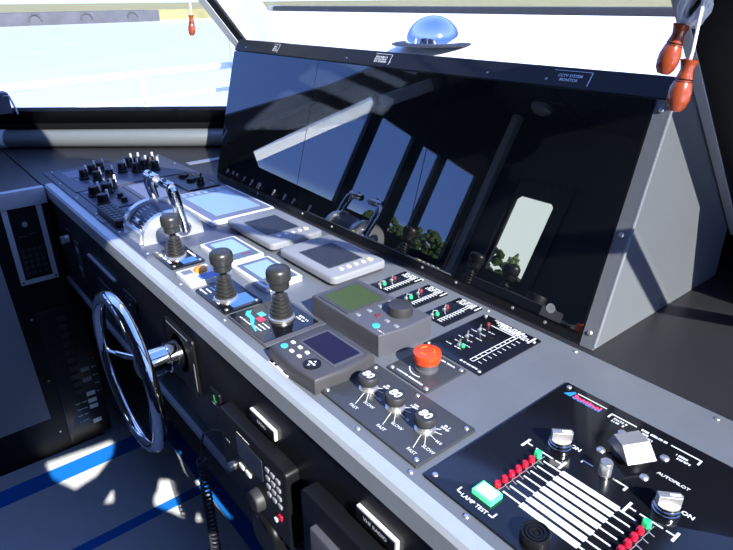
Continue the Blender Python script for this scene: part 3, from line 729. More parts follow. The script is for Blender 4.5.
# --- three wiper knobs
t = thing('wiper_control_panel', 'charcoal screwed panel with three black capped wiper knobs marked FAST and SLOW', 'panel', (-.9575 + .0, .0, 0))
t.location = (-.5755, .5160, ZO)
m = MB(); m.rrect(-.118, .118, -.062, .063, .002, 0, .005, .001); link('base_plate', m, 'charplate', t)
screw(t, [(-.108, -.052), (-.108, .053), (.0, .053), (.108, .053), (.108, -.052)], .005, .0042)
k1 = None
mk = MB()
for i, x in enumerate((-.068, .0, .068)):
    y = .004
    if k1 is None:
        m = MB(); m.lathe([(.0125, 0), (.0125, .010), (.013, .011), (.0165, .012), (.0175, .014), (.0175, .024), (.016, .0265), (0, .027)], n=28); k1 = link('rotary_knob', m, 'rubber', t); k1.location = (x, y, .005)
        m = MB(); m.lathe([(.0165, 0), (.0165, .002), (.0128, .0025), (.0128, .0100)], n=24); link('clear_skirt', m, 'steel', k1)
        m = MB(); m.text('80', 0, 0, .0273, .021, bold=.035); link('cap_marks', m, 'print', k1, False)
    else: k = shift(k1, t, x, y, .005)
    for a, b in (((.004, -.010), (.019, -.043)), ((.010, -.008), (.026, -.026)), ((.016, -.004), (.028, -.006)), ((.014, .006), (.026, .010)), ((.010, .012), (.017, .018))):
        mk.bar((x + a[0], y + a[1]), (x + b[0], y + b[1]), .0010, .005, .0054)
    mk.text('FAST', x + .023, y - .050, .0054, .0085, bold=.01); mk.text('SLOW', x + .036, y - .029, .0054, .0085, bold=.01)
    mk.dashes(x + .030, y - .006, .005, .010, .0045, seed=i); mk.dashes(x + .012, y + .023, .005, .017, .004, seed=i + 4); mk.dashes(x + .014, y + .029, .005, .012, .004, seed=i + 7)
link('printed_marks', mk, 'print', t, False)

# --- big alarm panel at the right
SX, SY = -.20, .62
t = thing('alarm_panel', 'large glossy black panel with white bars, red lamps and rotary switches at the near right', 'panel', (SX, SY, 0))
m = MB(); m.rrect(-.441 - SX, .06 - SX, .452 - SY, .793 - SY, .002, 0, .004, .0008); link('base_plate', m, 'gloss', t)
screw(t, [(-.430 - SX, .464 - SY), (-.430 - SX, .782 - SY), (.045 - SX, .782 - SY)], .004, .0046)
PZ = .004
def L(x, y): return (x - SX, y - SY)
bars = MB()
for k in range(7):
    y = .512 + k * .01483 - SY
    bars.bar((-.351 - SX, y), (-.322 - SX, y), .0026, PZ, PZ + .0003); bars.bar((-.322 - SX, y), (-.237 - SX, y), .0098, PZ, PZ + .0004); bars.bar((-.237 - SX, y), (-.213 - SX, y), .0026, PZ, PZ + .0003)
link('white_bars', bars, 'print', t, False)
r1 = None
for x, n0 in ((-.3625, 6), (-.2015, 6)):
    for k in range(6):
        p = L(x, .514 + k * .0148)
        if r1 is None: r1 = led(t, p[0], p[1], PZ, 'red', 'red_lamp', .0052)
        else: shift(r1, t, p[0], p[1], PZ)
for x in (-.3625, -.2015):
    p = L(x, .6035); m = MB(); m.lathe([(.0062, 0), (.0062, .007), (.0052, .0085), (0, .0085)], n=6); o = link('green_lamp', m, 'green', t); o.location = (p[0], p[1], PZ)
    m = MB()
    for k in range(7): q = L(x + .006, .508 + k * .0148); m.bar(q, (q[0] + .009, q[1] - .002), .0016, PZ, PZ + .0004); m.bar(q, (q[0] + .001, q[1] + .013), .0009, PZ, PZ + .0004)
    link('lamp_brackets', m, 'greyplas', t, False)
p = L(-.360, .490)
m = MB(); m.rrect(p[0] - .0165, p[0] + .0165, p[1] - .012, p[1] + .012, .001, PZ, PZ + .007, .0005); lb = link('lamp_test_button', m, 'greenlit', t)
m = MB(); m.rrect(p[0] - .0135, p[0] + .0135, p[1] - .009, p[1] + .009, .001, PZ + .007, PZ + .0085, .0005); link('lit_cap', m, 'paleglow', lb)
# lettering and bracket marks
m = MB(); z0, z1 = PZ, PZ + .0004
def bl(a, b, w=.0022): m.bar(L(*a), L(*b), w, z0, z1)
bl((-.391, .4665), (-.391, .4755), .002); bl((-.391, .4665), (-.384, .4665), .002); bl((-.331, .4665), (-.331, .4755), .002); bl((-.338, .4665), (-.331, .4665), .002)
q = L(-.361, .466); m.text('LAMP TEST', q[0], q[1], PZ + .0004, .0088, bold=.02)
bl((-.391, .6035), (-.391, .6245), .0035); bl((-.391, .6150), (-.380, .6150)); bl((-.374, .6150), (-.345, .6150)); bl((-.341, .6150), (-.330, .6150)); bl((-.329, .605), (-.329, .6235), .0035)
q = L(-.337, .659); m.text('ON', q[0] + .0, q[1], PZ + .0004, .010, bold=.03)
bl((-.232, .6035), (-.232, .6245), .0035); bl((-.230, .6150), (-.221, .6150)); bl((-.216, .6150), (-.186, .6150)); bl((-.182, .6150), (-.170, .6150)); bl((-.170, .605), (-.170, .6235), .0035)
q = L(-.176, .659); m.text('ON', q[0], q[1], PZ + .0004, .010, bold=.03)
bl((-.316, .640), (-.316, .646)); bl((-.316, .645), (-.300, .645)); bl((-.264, .645), (-.250, .645)); bl((-.250, .636), (-.250, .646), .003)
q = L(-.270, .645); m.dashes(q[0], q[1], z0, .012, .003, seed=5)
bl((-.346, .760), (-.346, .772), .0025); bl((-.346, .7715), (-.305, .7715)); bl((-.252, .7715), (-.209, .7715)); bl((-.209, .760), (-.209, .772), .0025)
q = L(-.278, .7715); m.text('WIPER SELECT', q[0], q[1], PZ + .0004, .0062, bold=.02) if False else m.dashes(q[0] - .024, q[1], z0, .048, .005, seed=31)
for x, y, l, s_ in ((-.340, .764, .024, 1), (-.338, .757, .022, 2), (-.300, .764, .018, 3), (-.288, .758, .020, 4), (-.238, .758, .022, 5), (-.234, .751, .022, 6)): q = L(x, y); m.dashes(q[0], q[1], z0, l, .0042, seed=s_)
q = L(-.216, .703); m.text('AUTOPILOT', q[0], q[1], PZ + .0004, .0080, bold=.02)
q = L(-.2, .5); m.text('', q[0], q[1], PZ, .01) if False else None
q = L(-.362, .7775); m.bar((q[0] - .048, q[1] - .0005), (q[0] + .004, q[1] - .0005), .0018, z0, z1)
link('printed_marks', m, 'print', t, False)
m = MB(); q = L(-.388, .7690); m.text('Sentinel', q[0] + .001, q[1] - .002, PZ + .0005, .0155, bold=.03); link('red_lettering', m, 'logored', t, False)
m = MB(); q = L(-.388, .7665); m.text('Sentinel', q[0] + .002, q[1] - .002, PZ + .0002, .0155, bold=.03); q = L(-.4225, .764); m.prism([(q[0] - .004, q[1] - .003), (q[0] + .008, q[1] - .003), (q[0] + .010, q[1] + .013), (q[0] + .006, q[1] + .013)], PZ, PZ + .0004); link('blue_logo', m, 'logoblue', t, False)
# domes around the selector
d1 = None
for x, y in ((-.312, .742), (-.245, .738), (-.245, .680), (-.312, .684)):
    p = L(x, y)
    if d1 is None: m = MB(); m.ball((0, 0, 0), .0068, (1, 1, .55), 14); d1 = link('dome_screw', m, 'steel', t); d1.location = (p[0], p[1], PZ)
    else: shift(d1, t, p[0], p[1], PZ)
# selector: large pointer knob
p = L(-.279, .706)
m = MB(); m.lathe([(.026, 0), (.026, .006), (.022, .009), (.021, .010)], n=32); sk = link('selector_knob', m, 'black', t); sk.location = (p[0], p[1], PZ); sk.rotation_euler = (0, 0, math.radians(62))
m = MB(); m.hexa([(-.022, -.026, .009), (.022, -.026, .009), (.022, .026, .009), (-.022, .026, .009), (-.021, -.006, .027), (.021, -.006, .027), (.020, .018, .027), (-.020, .018, .027)]); link('wing_grip', m, 'satin', sk)
# two winged rotary switches
def wing(x, y, a):
    p = L(x, y); m = MB(); m.lathe([(.0175, 0), (.0175, .0035), (.0155, .0045), (.0165, .0055), (.0165, .0085), (.0145, .0095), (.015, .0105), (.015, .013)], n=28)
    o = link('rotary_switch', m, 'darkchrome', t); o.location = (p[0], p[1], PZ); o.rotation_euler = (0, 0, a)
    m = MB(); m.prism([(-.014, -.0055), (.014, -.0055), (.0165, 0), (.014, .0055), (-.014, .0055)], .012, .026, .001); g = link('grip', m, 'satin', o)
    m = MB(); m.bar((.0, .0), (.013, .0), .0035, .026, .0264); link('pointer_mark', m, 'print', g, False); return o
wing(-.3555, .647, math.radians(45)); wing(-.198, .647, math.radians(42))
p = L(-.283, .645); m = MB(); m.lathe([(.0085, 0), (.0085, .0015), (.0075, .002), (.0088, .003), (.0088, .020), (.0078, .0215), (0, .0215)], n=20); o = link('chrome_knob', m, 'steel', t); o.location = (p[0], p[1], PZ)
# buzzer
p = L(-.276, .479)
m = MB(); m.lathe([(.0185, 0), (.0185, .012), (.0175, .0145), (.0155, .0150), (.0148, .0125), (.0128, .0120), (.0125, .0140), (.0105, .0140), (.010, .0120), (.008, .0120), (.0078, .0135), (.006, .0135), (.0055, .0115), (.0025, .0115), (.002, .013), (0, .013)], n=36); o = link('buzzer', m, 'black', t); o.location = (p[0], p[1], PZ)

# ================================================================== MONITOR HOUSING
HX0, HX1 = -2.02, -.472
PRF = [(.922, 0), (1.046, .440), (1.072, .474), (1.12, .452), (1.44, .154), (1.44, 0)]
h = thing('display_housing', 'sloping grey steel housing holding the row of three big black displays', 'housing', (0, 0, 0))
XT = lambda p: Vector((p.z, p.x, p.y))
m = MB(); m.prism(list(reversed(PRF)), HX0, HX1 - .003, 0, XT); link('body', m, 'housing', h, False)
m = MB(); m.prism(list(reversed(PRF)), HX1 - .003, HX1, 0, XT); link('side_panel', m, 'housing', h, False)
sl_ = Vector((0, .124, .44)).normalized(); nr = Vector((0, -.44, .124)).normalized(); o0 = Vector((0, .922, 0))
def G(x, s_, d=0): q = o0 + sl_ * s_ + nr * d; return Vector((x, q.y, q.z))
SL = .4571
def gslab(m, x0, x1, s0, s1, d0, d1): m.hexa([G(x0, s0, d0), G(x1, s0, d0), G(x1, s1, d0), G(x0, s1, d0), G(x0, s0, d1), G(x1, s0, d1), G(x1, s1, d1), G(x0, s1, d1)])
m = MB(); gslab(m, HX0, -.5, .004, .022, 0, .004); link('lower_rail', m, 'blackpaint', h, False)
m = MB(); m.hexa([(HX0, 1.0405, .443), (HX1, 1.0405, .443), (HX1, 1.0455, .4415), (HX0, 1.0455, .4415), (HX0, 1.066, .4765), (HX1, 1.066, .4765), (HX1, 1.072, .4745), (HX0, 1.072, .4745)]); tl = link('top_lip', m, 'blackpaint', h, False)
m = MB(); gslab(m, -.4985, HX1, .0, SL, 0, .004); link('right_flange', m, 'housing', h, False)
m = MB()
n_ = 120; G_WELD = .0037
for k in range(n_):
    a = G(HX1 + .001, .006 + (SL - .01) * k / n_, .001); b = G(HX1 + .001, .006 + (SL - .01) * (k + .95) / n_, .001); m.ball((a + b) / 2, G_WELD, (1, 1, 1), 8)
link('weld_bead', m, 'weld', h)
for o_, pts in ((None, [(-.486, .03), (-.486, .22), (-.486, .44)]),):
    for x, s_ in pts:
        m = MB(); m.lathe([(.005, 0), (.005, .001), (.0035, .003), (0, .0035)], G(x, s_, .004), nr, 12); link('screw', m, 'steel', h)
for x in (-1.95, -1.75, -1.38, -1.2, -.88, -.73):
    m = MB(); q = Vector((x, 1.050, .452)); m.lathe([(.004, 0), (.004, .001), (.003, .002), (0, .0025)], q, nr, 10); link('screw', m, 'steel', h)
for x in (-1.72, -1.45, -1.3, -.93, -.82, -.66, -.58):
    m = MB(); m.lathe([(.0035, 0), (.0035, .001), (.003, .002), (0, .0025)], G(x, .013, .004), nr, 10); link('screw', m, 'steel', h)
lipn = Vector((0, -.034, .026)).normalized(); lips = Vector((0, .026, .034)).normalized()
def LT(p): q = Vector((0, 1.0402, .443)) + lips * p.y + Vector((0, -.0008, .0006)) * (1 + p.z * 100); return Vector((p.x, q.y, q.z))
def lip_label(label_lines, x0, x1, real=None):
    m = MB()
    if real:
        for k, s_ in enumerate(real): m.text(s_, (x0 + x1) / 2, .024 - k * .009, 0, .0085, T=LT, bold=.02)
    else:
        for k in range(3): m.dashes(x0 + .004, .026 - k * .0065, 0, x1 - x0 - .010, .005, T=LT, seed=k + 50)
    m.bar((x1 + .004, .006), (x1 + .004, .034), .002, 0, .0002, T=LT); m.bar((x0, .0345), (x1 + .004, .0345), .001, 0, .0002, T=LT)
    link('printed_label', m, 'print', h, False)
lip_label(None, -1.775, -1.745); lip_label(None, -1.265, -1.205); lip_label(None, -.72, -.64, ['CCTV SYSTEM', 'MONITOR'])
for i, (x0, lab) in enumerate(((-2.018, 'leftmost glossy black display of the housing, mirroring the blue side window and wiper'), (-1.5, 'middle glossy black display of the housing, mirroring the white raked pillar'), (-1.0, 'right glossy black display of the housing, mirroring the dark cabin door'))):
    x1 = x0 + (.5 if i else .518)
    t = thing('display', lab, 'display', (x0, o0.y, .006), 'three large console displays')
    off3 = Vector((x0, o0.y, .006))
    m = MB(); P = [G(a, b, d_) - off3 for d_ in (.0042, .0075) for a, b in ((x0 + .0012, .024), (x1 - .0012, .024), (x1 - .0012, SL - .002), (x0 + .0012, SL - .002))]
    m.hexa(P); link('glass', m, 'screen', t, False)
    m = MB()
    if i == 2:
        m.lathe([(.0095, 0), (.0095, .001), (.0078, .0015), (.0078, .001)], G(x1 - .075, .045, .0076) - off3, nr, 20); link('power_button', m, 'steel', t)
    else: m.b.free()

# chrome dome lamp behind the housing top
t = thing('chrome_dome_lamp', 'chrome half-dome lamp on a thin dark disc behind the housing top', 'lamp', (0, 0, 0))

# ================================================================== FRONT PANEL FITTINGS
# steering wheel
WC = Vector((-1.203, .281, -.150))
t = thing('steering_wheel', 'polished chrome steering wheel with three spokes on the black front panel', 'steering wheel', (WC.x, WC.y, WC.z))
m = MB(); m.tube([(.175 * math.cos(2 * PI * k / 72), 0, .175 * math.sin(2 * PI * k / 72)) for k in range(72)], .0145, 16, closed=True); link('rim', m, 'chrome', t)
for a in (75, 187, 310):
    a = math.radians(a); m = MB(); cs, sn = math.cos(a), math.sin(a)
    m.tube([(.020 * cs, .045, .020 * sn), (.06 * cs, .035, .06 * sn), (.11 * cs, .015, .11 * sn), (.165 * cs, 0, .165 * sn)], [.008, .007, .0065, .006], 10); link('spoke', m, 'chrome', t)
m = MB(); m.lathe([(.030, .030), (.033, .034), (.033, .088), (.036, .090), (.036, .120), (.033, .1225)], (0, 0, 0), (0, 1, 0), 32); link('hub', m, 'chrome', t)
m = MB(); m.lathe([(.020, .020), (.028, .026), (.030, .031)], (0, 0, 0), (0, 1, 0), 28); link('hub_cap', m, 'steel', t)
t = thing('wheel_mount_plate', 'black square mounting plate behind the chrome steering wheel hub', 'plate', (-1.203, .409, -.15))
m = MB(); m.rrect(-.075, .085, -.085, .070, .012, 0, .006, .002, T=lambda p: Vector((p.x, -p.z, p.y))); link('base_plate', m, 'black', t)
m = MB(); m.lathe([(.048, .006), (.048, .0055), (.044, .0058), (.041, .0060)], (0, 0, 0), (0, -1, 0), 28)
link('rubber_ring', m, 'rubber', t)
m = MB()
m.box(-.06, .06, -.0072, -.006, .060, .0625); m.box(.0795, .0815, -.0072, -.006, -.065, .01); link('bright_edges', m, 'alu_dull', t, False)

def front_box(name, label, cat, x0, x1, z0, z1, d, mt, r=.006, bev=.002, group=None):
    cx, cz = (x0 + x1) / 2, (z0 + z1) / 2
    t = thing(name, label, cat, (cx, .4095, cz), group)
    m = MB(); m.rrect(x0 - cx, x1 - cx, z0 - cz, z1 - cz, r, 0, d, bev, T=lambda p: Vector((p.x, -p.z, p.y))); link('casing', m, mt, t)
    return t, cx, cz
FT = lambda d: (lambda p: Vector((p.x, -d - p.z, p.y)))
def fkey(parent, x, z, w, hh, d, mt, name='key', r=.002):
    m = MB(); m.rrect(-w / 2, w / 2, -hh / 2, hh / 2, min(r, w / 2.1, hh / 2.1), 0, .003, .0008, T=lambda p: Vector((p.x, -p.z, p.y))); o = link(name, m, mt, parent); o.location = (x, -d, z); return o
# VHF radios
t, cx, cz = front_box('vhf_radio', 'black radio with pale keypad and red key under the RADIO label on the front panel', 'radio', -.965, -.705, -.335, -.150, .028, 'black', .01, .005)
m = MB(); m.rrect(-.055, .045, .015, .066, .003, 0, .0015, T=FT(.028)); link('screen', m, 'lcddark', t)
k1 = None
for i in range(3):
    for j in range(4):
        if k1 is None: k1 = fkey(t, .065, .060, .013, .009, .028, 'greyplas')
        else: shift(k1, t, .065 + i * .019, 0, 0).location = (.065 + i * .019, -.028, .060 - j * .020)
fkey(t, -.045, -.010, .020, .010, .028, 'print', 'white_key'); fkey(t, -.018, -.010, .020, .010, .028, 'print', 'white_key')
fkey(t, .10, -.030, .012, .012, .028, 'red', 'red_key'); fkey(t, .082, -.05, .010, .008, .028, 'print', 'white_key')
m = MB(); m.lathe([(.024, 0), (.023, .014), (.020, .018), (0, .018)], (.02, -.028, -.045), (0, -1, 0), 28); link('tuning_knob', m, 'rubber', t)
m = MB(); m.lathe([(.010, 0), (.010, .012), (0, .013)], (-.085, -.028, -.035), (0, -1, 0), 18); link('volume_knob', m, 'steel', t)
m = MB(); m.dashes(-.05, .074, 0, .05, .003, T=FT(.028), seed=3); m.dashes(-.11, .02, 0, .02, .003, T=FT(.028), seed=5); link('printed_marks', m, 'print', t, False)
# hand microphone and its coiled cord
t = thing('microphone_cord', 'black coiled microphone cord hanging from the radio beside the blue taped deck', 'cord', (-.975, .38, -.235))
m = MB(); m.lathe([(.008, 0), (.008, .02), (.0055, .03), (.004, .05)], (.012, .02, 0), (-1, -.5, -.12), 14); link('plug', m, 'rubber', t)
path = [(-.03, -.002, -.006), (-.05, -.015, -.02), (-.058, -.022, -.05), (-.060, -.025, -.09)]
for k in range(0, 330):
    a = k * .52; path.append((-.060 + .010 * math.cos(a), -.025 + .010 * math.sin(a), -.09 - k * .0011))
m = MB(); m.tube(path, .0026, 6); link('coiled_cable', m, 'rubber', t)
t, cx, cz = front_box('handheld_microphone', 'round black fist microphone on its clip below the keypad radio', 'microphone', -.86, -.755, -.350, -.335, .006, 'black', .004, .001)
m = MB(); m.rrect(-.048, .048, -.075, .020, .03, .004, .035, .010, T=lambda p: Vector((p.x, -p.z, p.y - .01)), seg=6); link('body', m, 'black', t)
m = MB(); m.tube([(-.045, -.036, .0), (-.02, -.038, .012), (.01, -.038, .012), (.03, -.036, -.002)], .0016, 6); link('edge_highlight', m, 'darkchrome', t)
t, cx, cz = front_box('vhf_radio', 'black cradle-mounted radio at the bottom edge under the VHF RADIO label', 'radio', -.655, -.375, -.330, -.135, .030, 'black', .012, .005)
m = MB(); m.rrect(-.10, .08, -.05, .05, .006, 0, .012, .004, T=FT(.030)); hs = link('handset_cradle', m, 'charcoal', t)
m = MB(); m.rrect(-.06, .06, -.03, .02, .004, 0, .002, T=FT(.042)); link('screen', m, 'lcddark', hs)
def front_tag(label, x0, x1, z0, z1, txt):
    cx, cz = (x0 + x1) / 2, (z0 + z1) / 2; hx, hz = (x1 - x0) / 2, (z1 - z0) / 2
    t = thing('label_tag', label, 'label', (cx, .4095, cz))
    m = MB(); m.rrect(-hx, hx, -hz, hz, .0005, 0, .006, T=FT(0)); link('bright_backing', m, 'print', t)
    m = MB(); m.rrect(-hx, hx - .003, -hz, hz - .003, .0005, .006, .0072, T=FT(0)); link('black_face', m, 'gloss', t)
    m = MB(); m.text(txt, -.001, -.001, .0073, .0105, T=FT(0), bold=.02); link('printed_marks', m, 'print', t, False)
front_tag('black label reading RADIO on the front panel above the keypad radio', -.862, -.772, -.131, -.108, 'RADIO')
front_tag('black label reading VHF RADIO on the front panel at the bottom edge', -.531, -.441, -.116, -.092, 'VHF RADIO')
# small gauge
t = thing('hour_counter', 'tiny black gauge with green digits left of the keypad radio', 'gauge', (-1.03, .4095, -.185))
m = MB(); m.rrect(-.022, .022, -.022, .022, .004, 0, .006, .001, T=FT(0)); link('casing', m, 'black', t)
m = MB(); m.bar((-.004, -.004), (-.004, .010), .003, .006, .0064, T=FT(0)); m.bar((-.004, -.004), (.006, -.004), .003, .006, .0064, T=FT(0)); link('green_digit', m, 'green', t, False)
m = MB(); m.dashes(-.015, -.014, .006, .03, .004, T=FT(0), seed=5); link('printed_marks', m, 'greyplas', t, False)
# key switch, slotted plates, small fittings at the far left of the front panel
t, cx, cz = front_box('key_switch', 'steel key switch at the far left of the black front panel', 'switch', -2.19, -2.13, -.18, -.115, .004, 'black')
m = MB(); m.lathe([(.013, 0), (.013, .012), (.010, .014), (0, .014)], (0, -.004, .0), (0, -1, 0), 18); link('barrel', m, 'steel', t)
m = MB(); m.rrect(-.003, .003, -.016, .012, .001, .018, .030, T=FT(0)); link('key', m, 'steel', t)
t, cx, cz = front_box('switch_strip', 'pinkish-grey strip with two white tabs beside the key switch', 'switch', -2.085, -2.035, -.27, -.13, .004, 'darkplas')
fkey(t, 0, .04, .03, .014, .004, 'greyplas', 'tab'); fkey(t, 0, -.03, .03, .014, .004, 'greyplas', 'tab')
fkey(t, -.01, -.058, .008, .008, .004, 'red', 'red_light')
t, cx, cz = front_box('metal_guide_bar', 'thin metal bar across the front panel above the steering wheel', 'bar', -1.92, -1.66, -.135, -.128, .008, 'alu_dull', .002, .001)
t, cx, cz = front_box('toggle_plate', 'small black toggle plate on the front panel right above the wheel', 'switch', -1.60, -1.50, -.20, -.13, .004, 'black')
m = MB(); m.dashes(-.03, .02, .004, .06, .004, T=FT(0), seed=5); m.dashes(-.03, -.02, .004, .05, .003, T=FT(0), seed=6); link('printed_marks', m, 'greyplas', t, False)
toggle(t, 0, -.004, 0)
t, cx, cz = front_box('socket_plate', 'black socket plate with steel clips under the thin metal bar', 'socket', -1.86, -1.72, -.33, -.19, .005, 'black')
m = MB(); m.lathe([(.02, 0), (.02, .01), (.015, .012), (.014, .008)], (0, -.005, .02), (0, -1, 0), 24); link('socket', m, 'rubber', t)
m = MB(); m.bar((-.04, -.04), (-.04, .04), .004, .005, .0058, T=FT(0)); m.bar((.045, -.05), (.045, .03), .003, .005, .0058, T=FT(0)); link('clips', m, 'alu_dull', t, False)

# ---- inner face of the wing cabinet (x = -2.355): framed keypad, grey door, breaker panel
XW = -2.354
WT = lambda d: (lambda p: Vector((d + p.z, p.x, p.y)))
t = thing('framed_keypad', 'bright aluminium frame round a black keypad unit under the left desk rim', 'frame', (XW, .3, -.2))
def wframe(m, y0, y1, z0, z1, w, d0, d1):
    for a, b, c_, d_ in ((y0, y1, z1 - w, z1), (y0, y1, z0, z0 + w), (y0, y0 + w, z0 + w, z1 - w), (y1 - w, y1, z0 + w, z1 - w)): m.box(d0, d1, a, b, c_, d_)
m = MB(); wframe(m, -.052, .078, -.155, .155, .018, 0, .004); link('frame', m, 'pillar', t, False)
m = MB(); m.rrect(-.034, .060, -.137, .130, .004, 0, .003, T=WT(0)); kp = link('black_unit', m, 'black', t)
m = MB(); m.lathe([(.009, 0), (.009, .008), (0, .008)], (.003, .010, .075), (1, 0, 0), 16); link('key_lock', m, 'steel', kp)
m = MB()
for i in range(4):
    for j in range(5): m.rrect(-.025 + i * .020, -.011 + i * .020, -.12 + j * .022, -.105 + j * .022, .002, .003, .006, .001, T=WT(0))
link('key_grid', m, 'rubber', kp)
m = MB(); m.dashes(-.02, .03, .003, .03, .003, T=WT(0), seed=1); m.dashes(.02, .035, .003, .02, .004, T=WT(0), seed=2); link('printed_marks', m, 'greyplas', kp, False)
k1 = None
for y, z in ((-.043, .139), (.069, .139), (-.043, -.146), (.069, -.146)):
    m = MB(); m.lathe([(.004, 0), (.003, .002), (0, .002)], (0, 0, 0), (1, 0, 0), 10); o = link('screw', m, 'black', t); o.location = (.004, y, z)
t = thing('cabinet_door', 'plain slate-grey door panel on the dark cabinet at the left edge', 'door', (XW, -.2, -.6))
m = MB(); m.prism([(-1.0, -.36), (.42, -.345), (.395, .55), (-1.0, .55)], 0, .012, .001, T=lambda p: Vector((p.z, p.x, p.y))); link('door_leaf', m, 'greydoor', t, False)
t = thing('breaker_panel', 'black breaker panel with white labels and red lights low behind the steering wheel', 'panel', (XW, .33, -.78))
m = MB(); m.rrect(-.06, .105, -.33, .30, .004, 0, .006, .001, T=WT(0)); link('base_plate', m, 'blackplate', t)
for k in range(6):
    m = MB(); zc = (-.26, -.185, -.155, -.12, -.05, .0)[k]; m.rrect(.040, .074, zc - .010, zc + .010, .001, .006, .0066, T=WT(0)); link('breaker_label', m, 'print' if k < 4 else 'greyplas', t, False)
m = MB()
for k in range(4): m.dashes(-.01, -.15 - k * .03, .006, .045, .006, T=WT(0), seed=k)
for k in range(5): m.dashes(.082, -.12 + k * .04, .006, .02, .006, T=WT(0), seed=k + 7)
link('printed_marks', m, 'print', t, False)
m = MB()
for k in range(10):
    m.rrect(.0, .032, -.10 + k * .038, -.078 + k * .038, .002, .006, .012, .001, T=WT(0))
link('breaker_row', m, 'rubber', t)
m = MB()
for z in (.04, .065): m.ball((.008, .088, z), .005)
link('red_light', m, 'red', t)
for y, z in ((-.13, -.0), (-.14, -.25), (-.13, .28)):
    m = MB(); m.lathe([(.005, 0), (.004, .003), (0, .003)], (0, 0, 0), (1, 0, 0), 10); o = link('screw', m, 'steel', t); o.location = (0.0, y + .05, z)

# blue masking tape on the deck: three strips
def tape(label, x0, x1, y0, y1):
    t = tag(link('masking_tape', MB().box(x0 - (x0 + x1) / 2, x1 - (x0 + x1) / 2, y0 - (y0 + y1) / 2, y1 - (y0 + y1) / 2, 0, .0012), 'tape', None, False, ((x0 + x1) / 2, (y0 + y1) / 2, FZ)), label, 'tape')
tape('wide blue tape strip along the foot of the left cabinet', -2.262, -2.170, -1.6, .60)
tape('narrow blue tape strip crossing the open pale deck', -1.800, -1.755, -1.2, .60)
tape('blue tape strip along the deck under the console knee recess', -2.262, -.6, .6005, .66)

# ================================================================== HANGING CORDS AND TOGGLES
def toggle_handle(label, top, bot, cordtop, rr=.0158, blob=False):
    top, bot, cordtop = Vector(top), Vector(bot), Vector(cordtop)
    t = thing('wooden_toggle', label, 'handle', (bot.x, bot.y, bot.z), 'turned wooden pull toggles')
    a = top - bot; Ln = a.length; pr_ = [(0, 0), (.55, .02), (.85, .12), (1.0, .26), (.98, .40), (.80, .56), (.74, .585), (.70, .60), (.72, .64), (.62, .72), (.55, .80), (.70, .92), (.80, .98), (.55, 1.0), (0, 1.0)]
    m = MB(); m.lathe([(r * rr, h_ * Ln) for r, h_ in pr_], (0, 0, 0), a, 28); link('turned_body', m, 'wood', t)
    m = MB()
    for q in (.575, .625): m.lathe([(rr * .76, q * Ln - .0008), (rr * .80, q * Ln), (rr * .76, q * Ln + .0008)], (0, 0, 0), a, 24)
    link('dark_band', m, 'woodband', t)
    m = MB(); p1 = cordtop - bot; m.tube([a * .98, a * 1.15, p1 * .5 + a * .5, p1], .0028 if rr > .01 else .002, 8); link('cord', m, 'cord', t)
    return t
toggle_handle('upper reddish wooden toggle on white cord at the top right', (-.440, .952, .563), (-.4505, .9425, .492), (-.428, .962, 1.398))
toggle_handle('lower reddish wooden toggle on white cord in front of the housing corner', (-.401, .912, .519), (-.404, .902, .447), (-.40, .93, 1.398))
toggle_handle('distant small wooden toggle hanging before the left window', (-2.102, .933, .557), (-2.102, .927, .490), (-2.10, .938, 1.398), .0095 + .003)
t = thing('cord_knot', 'looped bundle of white cord hanging at the top right corner', 'cord', (-.428, .955, .585))
m = MB(); pts = []
for k in range(120):
    a = k * .42; pts.append((.016 * math.cos(a) + .003 * math.sin(k * .9), .010 * math.sin(a * .7), .022 * math.sin(a + .3) + .004 * math.cos(k * .31)))
m.tube(pts, .0035, 8); link('loops', m, 'cord', t)
m = MB(); m.tube([(0, 0, .015), (.005, .005, .2), (.004, .0, .813)], .003, 8); link('cord', m, 'cord', t)

# ================================================================== OUTSIDE
# chrome dome and foredeck trunk in front of the windscreen
bpy.data.objects.remove([o for o in COL.objects if o.name.startswith('chrome_dome_lamp')][0])
TR = lambda y: .10 + (y - 2.0) * .2667         # sloping white foredeck trunk
m = MB(); m.hexa([(-3.9, 2.0, -.5), (3, 2.0, -.5), (3, 3.49, -.5), (-6.9, 3.49, -.5), (-3.9, 2.0, TR(2.0)), (3, 2.0, TR(2.0)), (3, 3.49, TR(3.49)), (-6.9, 3.49, TR(3.49))])
t = tag(link('foredeck_trunk', m, 'white', None, False), 'bright white sloping foredeck seen through the windscreen above the displays', 'deck')
t = thing('bulwark_rail', 'thick black rubber rail along the far edge of the white foredeck', 'rail', (0, 3.5, .5))
m = MB(); m.box(-5.85, 1.5, .0, .08, -.026, .045, .012); link('rail', m, 'rubber', t)
m = MB(); m.box(-5.9, -5.86, -.02, .1, -.06, .05); link('end_bracket', m, 'steel', t)
m = MB()
for k in range(4): m.cyl((-5 + k * 1.8, .04, -.02), (-5 + k * 1.8, .04, -.10), .02)
link('rail_feet', m, 'steel', t)
t = thing('chrome_dome_lamp', 'chrome half-dome lamp on a thin dark disc on the white foredeck', 'lamp', (-2.83, 2.83, TR(2.83)))
m = MB(); m.lathe([(.05, .0), (.05, .012), (.255, .016), (.26, .022), (.24, .030), (.05, .030)], n=40); link('base_disc', m, 'gasket', t)
m = MB(); m.lathe([(.17, .03)] + [(.17 * math.cos(a * PI / 2 / 12), .03 + .155 * math.sin(a * PI / 2 / 12)) for a in range(1, 12)] + [(0, .185)], n=40); link('dome', m, 'chrome', t)

